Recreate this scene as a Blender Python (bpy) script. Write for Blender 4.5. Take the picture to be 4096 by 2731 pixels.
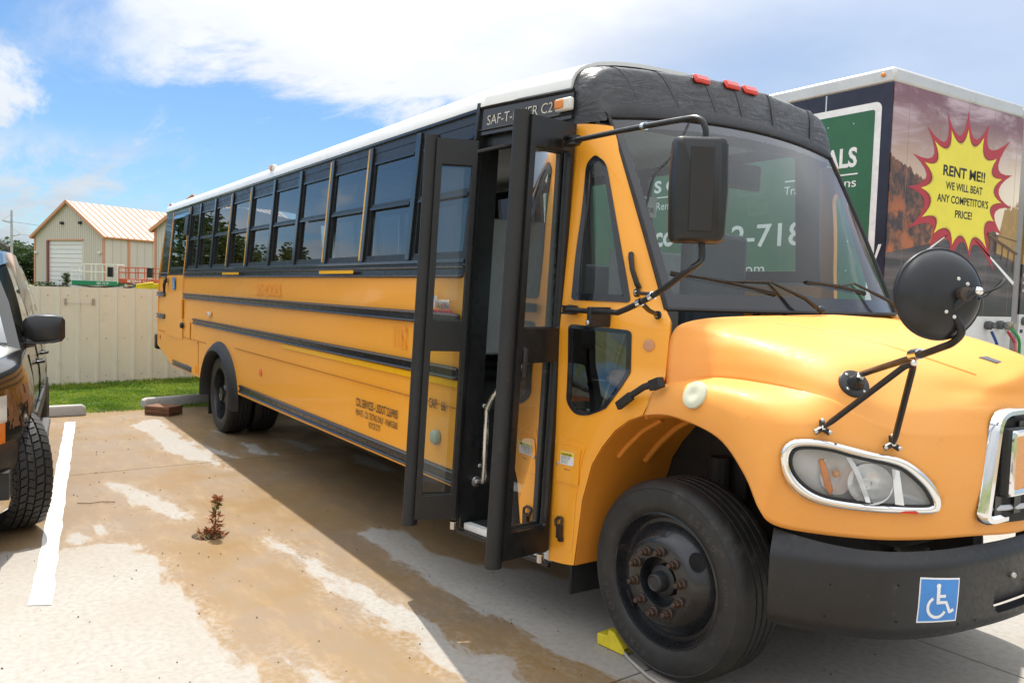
import bpy, bmesh, math, random
from math import sin, cos, pi, radians, sqrt, atan2
from mathutils import Vector, Matrix, noise
from mathutils.geometry import delaunay_2d_cdt
R = radians
for o in list(bpy.data.objects): bpy.data.objects.remove(o, do_unlink=True)
scene = bpy.context.scene
COL = scene.collection

# ------------------------------------------------------------------ camera
cam_d = bpy.data.cameras.new('camera'); cam = bpy.data.objects.new('camera', cam_d); COL.objects.link(cam)
YAW, PITCH, ROLL = R(146.63), R(-3.335), R(1.775)
fw = Vector((cos(YAW) * cos(PITCH), sin(YAW) * cos(PITCH), sin(PITCH)))
rt = fw.cross(Vector((0, 0, 1))).normalized(); up = rt.cross(fw)
r2 = rt * cos(ROLL) + up * sin(ROLL); u2 = up * cos(ROLL) - rt * sin(ROLL)
cam.matrix_world = Matrix(((r2.x, u2.x, -fw.x, 5.2988), (r2.y, u2.y, -fw.y, -2.3946), (r2.z, u2.z, -fw.z, 1.7555), (0, 0, 0, 1)))
cam_d.sensor_width = 36; cam_d.lens = 36 * 3278.05 / 4096
cam_d.clip_start = 0.05; cam_d.clip_end = 3000
scene.camera = cam

# ------------------------------------------------------------------ sky and sun
SUN = Vector((-0.53, 0.14, 1.0)).normalized()           # towards the sun: high, behind the bus
world = bpy.data.worlds.new('World'); scene.world = world; world.use_nodes = True
wn = world.node_tree.nodes; wl = world.node_tree.links; wn.clear()
def WN(t, **k):
    n = wn.new(t)
    for a, b in k.items(): setattr(n, a, b)
    return n
sky = WN('ShaderNodeTexSky'); sky.sky_type = 'NISHITA'; sky.sun_disc = False
sky.sun_elevation = math.asin(SUN.z); sky.sun_rotation = atan2(SUN.x, SUN.y)
sky.altitude = 150; sky.air_density = 1.0; sky.dust_density = 0.6; sky.ozone_density = 1.5
bg = WN('ShaderNodeBackground'); bg.inputs[1].default_value = 0.15
wo = WN('ShaderNodeOutputWorld')
geo = WN('ShaderNodeTexCoord')
def wmath(op, a, b=None, c=None):
    n = WN('ShaderNodeMath', operation=op)
    for i, v in enumerate((a, b, c)):
        if v is None: continue
        if isinstance(v, (int, float)): n.inputs[i].default_value = v
        else: wl.new(v, n.inputs[i])
    return n.outputs[0]
def wramp(f, lo, hi):
    n = WN('ShaderNodeMapRange', interpolation_type='SMOOTHSTEP'); wl.new(f, n.inputs[0])
    n.inputs[1].default_value = lo; n.inputs[2].default_value = hi
    return n.outputs[0]
# clouds on a flat deck: direction / height gives real perspective towards the horizon
sep = WN('ShaderNodeSeparateXYZ'); wl.new(geo.outputs['Generated'], sep.inputs[0])
zc = wmath('ADD', wmath('MAXIMUM', sep.outputs[2], 0.0), 0.16)
cx = wmath('DIVIDE', sep.outputs[0], zc); cy = wmath('DIVIDE', sep.outputs[1], zc)
comb = WN('ShaderNodeCombineXYZ'); wl.new(cx, comb.inputs[0]); wl.new(cy, comb.inputs[1])
def wnoise(scale, detail, rough, off, stretch=(1, 1, 1), rot=0, dist=0.0):
    m = WN('ShaderNodeMapping'); m.inputs['Location'].default_value = off; m.inputs['Scale'].default_value = stretch
    m.inputs['Rotation'].default_value = (0, 0, rot)
    wl.new(comb.outputs[0], m.inputs[0])
    n = WN('ShaderNodeTexNoise'); n.inputs['Scale'].default_value = scale; n.inputs['Detail'].default_value = detail
    n.inputs['Roughness'].default_value = rough; n.inputs['Distortion'].default_value = dist
    wl.new(m.outputs[0], n.inputs[0]); return n.outputs[0]
CLOUD_OFF = (0.0, 0.0, 0.0)
big = wnoise(0.9, 12, 0.62, (3.1, 1.7, 0.2), (1, 1.3, 1), 0.4, 0.35)
wisp = wnoise(1.3, 8, 0.62, (7.3, 2.2, 1.0), (0.7, 1.9, 1), -0.35, 0.4)
shade = wnoise(1.1, 6, 0.55, (1.3, 5.2, 2.0))
edge = wmath('ADD', cx, wmath('MULTIPLY', wmath('SUBTRACT', big, 0.5), 1.9))
side_ = wmath('ADD', cy, wmath('MULTIPLY', wmath('SUBTRACT', wisp, 0.5), 1.2))
bank = wmath('MULTIPLY', wramp(edge, -2.55, -2.28), wmath('MAXIMUM', wramp(side_, 0.02, 0.55), wramp(edge, -1.75, -1.1)))  # last ramp carries cloud over the unseen sky, added to fill shaded sides
thin = wramp(cy, 1.15, 1.75)                               # the bank thins into veil to the north
bank = wmath('MULTIPLY', bank, wmath('SUBTRACT', 1.0, wmath('MULTIPLY', thin, 0.55)))
wis = wmath('MULTIPLY', wramp(wisp, 0.53, 0.68), 0.9)
low = wmath('MULTIPLY', wramp(wmath('MULTIPLY', cx, -1.0), 2.95, 3.6), wramp(wisp, 0.40, 0.58))
cover = wmath('MAXIMUM', wmath('MAXIMUM', bank, wis), wmath('MULTIPLY', low, 0.8))
cover = wmath('MINIMUM', cover, 0.96)
mixs = WN('ShaderNodeMix', data_type='RGBA'); wl.new(wramp(shade, 0.42, 0.72), mixs.inputs[0])
mixs.inputs[6].default_value = (0.93, 0.95, 0.98, 1); mixs.inputs[7].default_value = (0.68, 0.725, 0.81, 1)   # overcast law: brighter towards the unseen zenith, shaped to lift the fill in shade
lawc = WN('ShaderNodeVectorMath', operation='SCALE'); wl.new(mixs.outputs[2], lawc.inputs[0]); wl.new(wmath('ADD', 2.1, wmath('MULTIPLY', wmath('MAXIMUM', sep.outputs[2], 0.0), 4.4)), lawc.inputs['Scale'])
mixc = WN('ShaderNodeMix', data_type='RGBA'); wl.new(cover, mixc.inputs[0])
tint = WN('ShaderNodeMix', data_type='RGBA', blend_type='MULTIPLY'); tint.inputs[0].default_value = 1.0
tint.inputs[7].default_value = (0.235, 0.315, 0.385, 1)
wl.new(sky.outputs[0], tint.inputs[6]); wl.new(tint.outputs[2], mixc.inputs[6]); wl.new(lawc.outputs[0], mixc.inputs[7])
wl.new(mixc.outputs[2], bg.inputs[0]); wl.new(bg.outputs[0], wo.inputs[0])
sun_d = bpy.data.lights.new('sun', 'SUN'); sun_d.energy = 2.5; sun_d.angle = R(0.55); sun_d.color = (1.0, 0.95, 0.87)
sun_o = bpy.data.objects.new('sun', sun_d); COL.objects.link(sun_o); sun_o.location = SUN * 60
sun_o.rotation_euler = SUN.to_track_quat('Z', 'Y').to_euler()

scene.view_settings.view_transform = 'Standard'; scene.view_settings.look = 'None'
scene.view_settings.exposure = 1.2; scene.view_settings.gamma = 1.0; scene.view_settings.use_curve_mapping = False
scene.render.engine = 'CYCLES'
scene.render.resolution_x = 1024; scene.render.resolution_y = 682
cy_ = scene.cycles; cy_.max_bounces = 7; cy_.transparent_max_bounces = 12; cy_.diffuse_bounces = 3; cy_.glossy_bounces = 3
cy_.sample_clamp_indirect = 6

# ------------------------------------------------------------------ materials
MATS = {}
def node_mat(name):
    m = bpy.data.materials.new(name); m.use_nodes = True; nt = m.node_tree; nt.nodes.clear()
    out = nt.nodes.new('ShaderNodeOutputMaterial'); return m, nt, out
class NT:
    def __init__(s, nt): s.nt = nt
    def n(s, t, ins=None, **k):
        x = s.nt.nodes.new(t)
        for a, b in k.items(): setattr(x, a, b)
        for i, v in (ins or {}).items(): s.put(x.inputs[i], v)
        return x
    def put(s, sock, v):
        if isinstance(v, bpy.types.NodeSocket): s.nt.links.new(v, sock)
        elif isinstance(v, tuple) and len(v) == 3 and sock.type == 'RGBA': sock.default_value = (*v, 1)
        else: sock.default_value = v
    def math(s, op, a, b=0.0, c=0.0): return s.n('ShaderNodeMath', {0: a, 1: b, 2: c}, operation=op).outputs[0]
    def ramp(s, f, lo, hi, a=0.0, b=1.0):
        return s.n('ShaderNodeMapRange', {0: f, 1: lo, 2: hi, 3: a, 4: b}, interpolation_type='SMOOTHSTEP').outputs[0]
    def mix(s, f, a, b, mode='MIX'):
        return s.n('ShaderNodeMix', {0: f, 6: a, 7: b}, data_type='RGBA', blend_type=mode).outputs[2]
    def coord(s, scale=(1, 1, 1), loc=(0, 0, 0), rot=(0, 0, 0), kind='Object'):
        c = s.n('ShaderNodeTexCoord')
        m = s.n('ShaderNodeMapping', {0: c.outputs[kind], 1: loc, 2: rot, 3: scale}); return m.outputs[0]
    def noise(s, scale, detail=4, rough=0.55, vec=None, dist=0.0):
        n = s.n('ShaderNodeTexNoise', {'Scale': scale, 'Detail': detail, 'Roughness': rough, 'Distortion': dist})
        if vec is not None: s.put(n.inputs[0], vec)
        return n.outputs[0]
    def bump(s, h, strength=0.2, dist=0.01):
        return s.n('ShaderNodeBump', {'Strength': strength, 'Distance': dist, 'Height': h}).outputs[0]
    def bsdf(s, out, **k):
        b = s.n('ShaderNodeBsdfPrincipled', k); s.nt.links.new(b.outputs[0], out.inputs[0]); return b
def mat(name, col, rough=0.5, metal=0.0, var=0.12, vscale=3.0, spec=0.5, coat=0.0, bump=0.0, bscale=60.0, dirt=None, rvar=0.08, croughness=0.05, emit=None, sub=None):
    """procedural paint/plastic/metal: colour varied by two noises, roughness by one, optional bump and dirt specks"""
    if name in MATS: return MATS[name]
    m, nt, out = node_mat(name); t = NT(nt); v = t.coord()
    n1 = t.noise(vscale, 5, 0.6, v); n2 = t.noise(vscale * 9, 3, 0.5, v)
    f = t.math('ADD', t.math('MULTIPLY', n1, 0.7), t.math('MULTIPLY', n2, 0.3))
    lo = tuple(c * (1 - var) for c in col); hi = tuple(min(1, c * (1 + var)) for c in col)
    c = t.mix(t.ramp(f, 0.3, 0.7), lo, hi)
    if dirt:
        dcol, amount, ds = dirt
        c = t.mix(t.math('MULTIPLY', t.ramp(t.noise(ds, 8, 0.7, v), 0.62 - 0.2 * amount, 0.75), min(1, amount + 0.25)), c, dcol)
    k = {'Base Color': c, 'Roughness': t.ramp(n2, 0.2, 0.8, max(0.02, rough - rvar), min(1, rough + rvar)), 'Metallic': metal, 'Specular IOR Level': spec, 'Coat Weight': coat, 'Coat Roughness': croughness}
    if emit: k['Emission Color'] = emit[0]; k['Emission Strength'] = emit[1]
    b = t.bsdf(out, **k)
    if bump: nt.links.new(t.bump(t.noise(bscale, 5, 0.6, v), bump, 0.01), b.inputs['Normal'])
    MATS[name] = m; return m
def glass(name, tint=(0.7, 0.8, 0.78), ior=1.55, rough=0.0, dirt=0.0, drops=0.0):
    if name in MATS: return MATS[name]
    m, nt, out = node_mat(name); t = NT(nt); v = t.coord()
    fr = t.n('ShaderNodeFresnel', {0: ior}).outputs[0]
    gl = t.n('ShaderNodeBsdfGlossy', {0: (1.0, 1.0, 1.0), 1: rough}).outputs[0]
    tr = t.n('ShaderNodeBsdfTransparent', {0: tint}).outputs[0]
    mx = t.n('ShaderNodeMixShader', {0: fr, 1: tr, 2: gl}).outputs[0]
    if dirt > 0:
        df = t.n('ShaderNodeBsdfDiffuse', {0: (0.42, 0.45, 0.46)}).outputs[0]
        nn = t.noise(2.2, 6, 0.65, t.coord((1, 1, 0.5)))
        mx = t.n('ShaderNodeMixShader', {0: t.ramp(nn, 0.35, 0.75, dirt * 0.3, dirt), 1: mx, 2: df}).outputs[0]
    if drops > 0:
        vo = t.n('ShaderNodeTexVoronoi', {'Scale': drops}, feature='F1'); t.put(vo.inputs[0], v)
        sel = t.math('MULTIPLY', t.math('LESS_THAN', vo.outputs[0], 0.17), t.math('GREATER_THAN', t.noise(9, 3, .5, v), 0.52))
        df = t.n('ShaderNodeBsdfGlossy', {0: (0.95, 0.97, 1.0), 1: 0.25}).outputs[0]
        mx = t.n('ShaderNodeMixShader', {0: t.math('MULTIPLY', sel, 0.35), 1: mx, 2: df}).outputs[0]
    nt.links.new(mx, out.inputs[0]); MATS[name] = m; return m

# ------------------------------------------------------------------ geometry helpers
def tag(o, label=None, cat=None, group=None, kind=None):
    for k, v in (('label', label), ('category', cat), ('group', group), ('kind', kind)):
        if v: o[k] = v
    return o
def thing(name, label, cat, loc=(0, 0, 0), rz=0.0, group=None):
    o = bpy.data.objects.new(name, None); COL.objects.link(o); o.empty_display_size = 0.2
    o.location = loc; o.rotation_euler = (0, 0, rz); return tag(o, label, cat, group)
def link_mesh(name, me, material, parent=None, local=False, smooth=30):
    o = bpy.data.objects.new(name, me); COL.objects.link(o)
    if material is not None: me.materials.append(material)
    if smooth:
        me.shade_smooth(); me.set_sharp_from_angle(angle=R(smooth))
    if parent is not None:
        o.parent = parent
        if not local and parent.type == 'EMPTY':
            o.matrix_parent_inverse = Matrix.Translation(-parent.location)
    return o
def share(o, name, parent, offset=(0, 0, 0), rot=None):
    """another object on the same mesh"""
    c = bpy.data.objects.new(name, o.data); COL.objects.link(c); c.parent = parent
    if parent is not None and parent.type == 'EMPTY': c.matrix_parent_inverse = o.matrix_parent_inverse.copy()
    c.location = offset
    if rot is not None: c.rotation_euler = rot
    return c
def copy_tree(o, parent=None):
    c = o.copy(); COL.objects.link(c)
    if parent is not None: c.parent = parent
    for ch in o.children: copy_tree(ch, c)
    return c
def V(*a): return Vector(a[0] if len(a) == 1 else a)
def frame(axis):
    a = Vector(axis).normalized(); h = Vector((0, 0, 1)) if abs(a.z) < 0.9 else Vector((1, 0, 0))
    u = a.cross(h).normalized(); return a, u, a.cross(u)
class MB:
    def __init__(s): s.v = []; s.f = []
    def add(s, vs, fs):
        b = len(s.v); s.v += [tuple(x) for x in vs]; s.f += [tuple(i + b for i in f) for f in fs]; return s
    def box(s, x0, x1, y0, y1, z0, z1, fn=None):
        vs = [(x, y, z) for z in (z0, z1) for y in (y0, y1) for x in (x0, x1)]
        if fn: vs = [fn(*q) for q in vs]
        return s.add(vs, [(0, 2, 3, 1), (4, 5, 7, 6), (0, 1, 5, 4), (2, 6, 7, 3), (0, 4, 6, 2), (1, 3, 7, 5)])
    def obox(s, c, ax, ay, az):
        """oriented box: centre and three half-vectors"""
        c, ax, ay, az = map(Vector, (c, ax, ay, az))
        vs = [c + ax * i + ay * j + az * k for k in (-1, 1) for j in (-1, 1) for i in (-1, 1)]
        return s.add(vs, [(0, 2, 3, 1), (4, 5, 7, 6), (0, 1, 5, 4), (2, 6, 7, 3), (0, 4, 6, 2), (1, 3, 7, 5)])
    def loft(s, rings, caps=True, closed=True):
        n = len(rings[0]); b = len(s.v)
        for r in rings: s.v += [tuple(q) for q in r]
        for i in range(len(rings) - 1):
            for j in range(n if closed else n - 1):
                k = (j + 1) % n
                s.f.append((b + i * n + j, b + i * n + k, b + (i + 1) * n + k, b + (i + 1) * n + j))
        if caps and closed:
            s.f.append(tuple(b + j for j in reversed(range(n)))); e = b + (len(rings) - 1) * n
            s.f.append(tuple(e + j for j in range(n)))
        return s
    def tube(s, pts, r, n=10, caps=True, flat=1.0):
        pts = [Vector(q) for q in pts]; rs = r if isinstance(r, (list, tuple)) else [r] * len(pts)
        rings = []; pu = None
        for i, q in enumerate(pts):
            d = (pts[min(i + 1, len(pts) - 1)] - pts[max(i - 1, 0)]).normalized()
            if pu is None: _, u, w = frame(d)
            else:
                u = (pu - d * pu.dot(d)).normalized(); w = d.cross(u)
            pu = u
            rings.append([q + (u * cos(2 * pi * k / n) + w * sin(2 * pi * k / n) * flat) * rs[i] for k in range(n)])
        return s.loft(rings, caps)
    def cyl(s, p0, p1, r0, r1=None, n=16, caps=True):
        return s.tube([p0, p1], [r0, r0 if r1 is None else r1], n, caps)
    def lathe(s, o, axis, prof, n=32, close=False):
        """prof: (radius, height along axis)"""
        a, u, w = frame(axis); o = Vector(o)
        rings = [[o + a * h + (u * cos(2 * pi * k / n) + w * sin(2 * pi * k / n)) * max(r, 1e-4) for k in range(n)] for r, h in prof]
        if close: rings.append(rings[0])
        return s.loft(rings, caps=False)
    def prism(s, poly, fn0, fn1):
        n = len(poly); a = [fn0(*q) for q in poly]; b = [fn1(*q) for q in poly]
        return s.add(a + b, [tuple(reversed(range(n))), tuple(range(n, 2 * n))] + [(i, (i + 1) % n, n + (i + 1) % n, n + i) for i in range(n)])
    def grid(s, P, flip=False):
        m = len(P); n = len(P[0]); b = len(s.v)
        for r in P: s.v += [tuple(q) for q in r]
        for i in range(m - 1):
            for j in range(n - 1):
                q = (b + i * n + j, b + i * n + j + 1, b + (i + 1) * n + j + 1, b + (i + 1) * n + j)
                s.f.append(q[::-1] if flip else q)
        return s
    def sphere(s, c, rx, ry=None, rz=None, n=12, m=8):
        ry = ry or rx; rz = rz or rx; c = Vector(c)
        rings = [[c + Vector((rx * sin(pi * i / m) * cos(2 * pi * j / n), ry * sin(pi * i / m) * sin(2 * pi * j / n), -rz * cos(pi * i / m))) for j in range(n)] for i in range(m + 1)]
        return s.loft(rings, caps=False)
    def mirror(s, y0):
        b = len(s.v); n = len(s.f)
        s.v += [(x, 2 * y0 - y, z) for x, y, z in s.v]; s.f += [tuple(i + b for i in reversed(f)) for f in s.f[:n]]; return s
    def build(s, name, material, parent=None, local=False, smooth=30, bevel=0.0, solid=0.0, weld=False):
        me = bpy.data.meshes.new(name); me.from_pydata(s.v, [], s.f); me.update()
        bm = bmesh.new(); bm.from_mesh(me)
        if weld: bmesh.ops.remove_doubles(bm, verts=bm.verts, dist=1e-4)
        bmesh.ops.recalc_face_normals(bm, faces=bm.faces) if not solid else None
        bm.to_mesh(me); bm.free()
        o = link_mesh(name, me, material, parent, local, smooth)
        if bevel:
            b = o.modifiers.new('bevel', 'BEVEL'); b.width = bevel; b.segments = 2; b.limit_method = 'ANGLE'; b.angle_limit = R(40)
        if solid:
            sm = o.modifiers.new('solid', 'SOLIDIFY'); sm.thickness = solid; sm.offset = -1
            es = o.modifiers.new('split', 'EDGE_SPLIT'); es.split_angle = R(45)
        return o
def inside(p, poly):
    x, y = p; c = False; j = len(poly) - 1
    for i in range(len(poly)):
        xi, yi = poly[i]; xj, yj = poly[j]
        if (yi > y) != (yj > y) and x < (xj - xi) * (y - yi) / (yj - yi) + xi: c = not c
        j = i
    return c
def cdt(outline, holes=(), step=None):
    """triangulate a flat outline with holes; optional inner points so that it can be bent"""
    vs = []; es = []
    def loop(poly):
        b = len(vs); n = len(poly); vs.extend(Vector(q) for q in poly); es.extend((b + i, b + (i + 1) % n) for i in range(n))
    if step:
        sx, sy = step if isinstance(step, tuple) else (step, step)
        def dense(poly):
            o_ = []
            for a, b in zip(poly, poly[1:] + poly[:1]):
                n = max(1, int(max(abs(a[0] - b[0]) / sx, abs(a[1] - b[1]) / sy)))
                o_ += [(a[0] + (b[0] - a[0]) * k / n, a[1] + (b[1] - a[1]) * k / n) for k in range(n)]
            return o_
        outline = dense(outline); holes = [dense(h) for h in holes]
    loop(outline)
    for h in holes: loop(h)
    if step:
        x0 = min(q[0] for q in outline); x1 = max(q[0] for q in outline); y0 = min(q[1] for q in outline); y1 = max(q[1] for q in outline)
        bl = list(vs)
        nx = int((x1 - x0) / sx); ny = int((y1 - y0) / sy)
        for i in range(1, nx + 1):
            for j in range(1, ny + 1):
                q = Vector((x0 + i * (x1 - x0) / (nx + 1), y0 + j * (y1 - y0) / (ny + 1)))
                if inside(q, outline) and not any(inside(q, h) for h in holes) and all(abs(q.x - w.x) > sx * .3 or abs(q.y - w.y) > sy * .3 for w in bl): vs.append(q)
    ov, oe, of, *_ = delaunay_2d_cdt(vs, es, [], 0, 1e-6)
    fs = []
    for f in of:
        c = sum((ov[i] for i in f), Vector((0, 0))) / len(f)
        if inside(c, outline) and not any(inside(c, h) for h in holes): fs.append(tuple(f))
    return [tuple(q) for q in ov], fs
def panel(name, outline, holes, fn, material, parent, step=None, thick=0.03, smooth=30, local=False, flip=False):
    v, f = cdt(outline, holes, step)
    me = bpy.data.meshes.new(name); me.from_pydata([fn(*q) for q in v], [], [x[::-1] if flip else x for x in f]); me.update()
    o = link_mesh(name, me, material, parent, local, smooth)
    if thick:
        sm = o.modifiers.new('solid', 'SOLIDIFY'); sm.thickness = thick; sm.offset = -1
        es = o.modifiers.new('split', 'EDGE_SPLIT'); es.split_angle = R(45)
    return o
def rect(x0, x1, y0, y1, r=0.0, n=4):
    if r <= 0: return [(x0, y0), (x1, y0), (x1, y1), (x0, y1)]
    out = []
    for cx, cy, a in ((x1 - r, y0 + r, -90), (x1 - r, y1 - r, 0), (x0 + r, y1 - r, 90), (x0 + r, y0 + r, 180)):
        out += [(cx + r * cos(R(a + 90 * i / n)), cy + r * sin(R(a + 90 * i / n))) for i in range(n + 1)]
    return out
def roundpoly(pts, r, n=4):
    """round the corners of a polygon"""
    out = []; m = len(pts)
    for i in range(m):
        p = Vector(pts[i]); a = Vector(pts[i - 1]); b = Vector(pts[(i + 1) % m])
        ri = r[i] if isinstance(r, (list, tuple)) else r
        da = (a - p); db = (b - p); ri = min(ri, da.length * .45, db.length * .45)
        A = p + da.normalized() * ri; B = p + db.normalized() * ri
        for k in range(n + 1):
            t = k / n; out.append(tuple(A * (1 - t) ** 2 + p * 2 * t * (1 - t) + B * t * t))
    return out
def spline(pts, n=8, closed=False):
    """Catmull-Rom through points"""
    P = [Vector(q) for q in pts]; m = len(P); out = []
    rng = range(m if closed else m - 1)
    for i in rng:
        if closed: a, b, c, d = P[i - 1], P[i], P[(i + 1) % m], P[(i + 2) % m]
        else: a, b, c, d = P[max(i - 1, 0)], P[i], P[i + 1], P[min(i + 2, m - 1)]
        for k in range(n):
            t = k / n
            out.append(0.5 * ((2 * b) + (c - a) * t + (2 * a - 5 * b + 4 * c - d) * t * t + (3 * b - a - 3 * c + d) * t ** 3))
    if not closed: out.append(P[-1])
    return out
def patch(ctrl, nu=6, nv=6):
    """smooth surface through a grid of control points"""
    rows = [spline(r, nu) for r in ctrl]; n = len(rows[0])
    cols = [spline([r[j] for r in rows], nv) for j in range(n)]
    return [[cols[j][i] for j in range(n)] for i in range(len(cols[0]))]
def text_mesh(name, body, size, fn, material, parent, bold=0.0, align='LEFT', sx=1.0, local=False, label=None, depth=0.0, shear=0.0, spacing=1.0, fit=None):
    """flat printed lettering: fn maps (u, v) in metres to a point"""
    cu = bpy.data.curves.new(name, 'FONT'); cu.body = body; cu.size = size; cu.offset = bold * size; cu.align_x = align
    cu.resolution_u = 3; cu.shear = shear; cu.space_character = spacing
    t = bpy.data.objects.new('tmp', cu); COL.objects.link(t)
    dg = bpy.context.evaluated_depsgraph_get(); me = bpy.data.meshes.new_from_object(t.evaluated_get(dg))
    bpy.data.objects.remove(t, do_unlink=True); bpy.data.curves.remove(cu)
    if fit: xs_ = [v.co.x for v in me.vertices]; sx = fit / max(1e-6, max(xs_) - min(xs_))
    for v in me.vertices: v.co = fn(v.co.x * sx, v.co.y)
    me.materials.clear(); me.name = name
    o = link_mesh(name, me, material, parent, local, 0)
    if label: o['label'] = label
    return o
import numpy as np
rng = random.Random(7)
# ------------------------------------------------------------------ ground: field, lot of concrete slabs, stripe
def field_material():
    m, nt, out = node_mat('field'); t = NT(nt); v = t.coord()
    a = t.noise(0.06, 6, 0.6, v); b = t.noise(1.7, 6, 0.65, v)
    c = t.mix(t.ramp(a, 0.4, 0.62), (0.10, 0.14, 0.035), (0.24, 0.21, 0.09))
    c = t.mix(t.math('MULTIPLY', b, 0.5), c, (0.05, 0.075, 0.02))
    t.bsdf(out, **{'Base Color': c, 'Roughness': 0.95}); return m
MB().add([(-900, -900, -0.03), (900, -900, -0.03), (900, 900, -0.03), (-900, 900, -0.03)], [(0, 1, 2, 3)]).build('ground', field_material(), smooth=0)
tag(bpy.data.objects['ground'], 'wide flat grassy ground under and beyond the lot', kind='structure')

DRY_LIT = [[(-0.79, -2.26), (-0.81, -2.07), (-0.7, -1.94), (-0.71, -1.81), (-0.7, -1.64), (-0.58, -1.49), (-0.4, -1.5), (-0.29, -1.44), (-0.01, -1.43), (0.24, -1.44), (0.47, -1.4), (0.73, -1.38), (0.96, -1.4), (1.08, -1.39), (1.31, -1.37), (1.51, -1.37), (1.69, -1.34), (2.2, -1.34), (3.5, -2.0), (3.5, -3.9), (-0.79, -3.9)],
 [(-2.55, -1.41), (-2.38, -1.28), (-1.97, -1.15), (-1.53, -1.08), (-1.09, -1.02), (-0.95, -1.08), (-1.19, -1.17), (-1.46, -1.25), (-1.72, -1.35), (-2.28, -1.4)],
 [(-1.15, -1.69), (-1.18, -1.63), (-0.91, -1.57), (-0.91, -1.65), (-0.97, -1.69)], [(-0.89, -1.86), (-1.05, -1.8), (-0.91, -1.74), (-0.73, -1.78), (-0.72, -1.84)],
 [(-0.37, -0.7), (-0.13, -0.63), (0.24, -0.57), (0.57, -0.54), (0.86, -0.47), (1.12, -0.46), (1.3, -0.41), (1.38, -0.36), (1.51, -0.37), (1.56, -0.33), (1.77, -0.37), (1.9, -0.39), (1.99, -0.37), (2.03, -0.25), (2.15, -0.24), (2.26, -0.27), (2.36, -0.29), (2.5, -0.39), (2.34, -0.55), (2.17, -0.53), (1.99, -0.56), (1.81, -0.58), (1.6, -0.56), (1.46, -0.62), (1.25, -0.63), (1.07, -0.61), (0.92, -0.67), (0.73, -0.65), (0.34, -0.66), (0.03, -0.69)],  # dry streak; its front end paints in light falling through the windows
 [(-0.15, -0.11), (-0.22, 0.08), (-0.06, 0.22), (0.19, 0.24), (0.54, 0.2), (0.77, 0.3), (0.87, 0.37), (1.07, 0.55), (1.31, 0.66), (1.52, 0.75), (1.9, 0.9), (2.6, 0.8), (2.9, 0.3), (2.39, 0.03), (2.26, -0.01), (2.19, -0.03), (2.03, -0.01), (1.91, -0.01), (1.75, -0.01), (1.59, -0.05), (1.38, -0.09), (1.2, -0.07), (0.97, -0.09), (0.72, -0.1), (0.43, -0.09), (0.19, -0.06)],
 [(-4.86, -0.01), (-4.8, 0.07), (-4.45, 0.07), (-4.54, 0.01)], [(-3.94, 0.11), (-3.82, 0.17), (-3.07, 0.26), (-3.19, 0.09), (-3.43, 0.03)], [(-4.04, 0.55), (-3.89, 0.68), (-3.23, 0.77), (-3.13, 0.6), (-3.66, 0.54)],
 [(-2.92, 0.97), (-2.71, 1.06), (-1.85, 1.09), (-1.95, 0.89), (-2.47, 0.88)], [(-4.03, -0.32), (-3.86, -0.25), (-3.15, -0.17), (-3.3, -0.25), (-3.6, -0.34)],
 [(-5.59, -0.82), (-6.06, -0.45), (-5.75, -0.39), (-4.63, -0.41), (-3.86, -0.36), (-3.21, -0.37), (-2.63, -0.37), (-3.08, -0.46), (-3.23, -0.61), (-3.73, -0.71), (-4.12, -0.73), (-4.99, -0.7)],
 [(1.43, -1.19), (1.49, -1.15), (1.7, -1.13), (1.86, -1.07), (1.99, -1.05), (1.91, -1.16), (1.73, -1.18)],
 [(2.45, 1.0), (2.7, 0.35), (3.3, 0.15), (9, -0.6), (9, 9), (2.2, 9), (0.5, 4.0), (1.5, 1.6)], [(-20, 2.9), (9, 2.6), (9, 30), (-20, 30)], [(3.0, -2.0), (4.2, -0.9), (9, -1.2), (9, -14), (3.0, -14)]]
def dry_lit_dist(P):
    """signed distance to the dried areas and painted window light, metres, positive inside"""
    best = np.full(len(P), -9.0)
    for poly in DRY_LIT:
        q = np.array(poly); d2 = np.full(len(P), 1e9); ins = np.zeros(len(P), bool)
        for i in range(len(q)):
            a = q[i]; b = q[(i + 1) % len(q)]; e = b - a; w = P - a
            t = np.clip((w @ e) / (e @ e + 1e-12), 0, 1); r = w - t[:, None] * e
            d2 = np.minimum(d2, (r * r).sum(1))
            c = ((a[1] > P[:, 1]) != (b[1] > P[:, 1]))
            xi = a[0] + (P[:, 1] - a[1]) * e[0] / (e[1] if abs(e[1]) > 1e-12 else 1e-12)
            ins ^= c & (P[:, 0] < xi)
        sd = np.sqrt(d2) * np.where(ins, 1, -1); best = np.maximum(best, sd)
    return best
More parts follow.
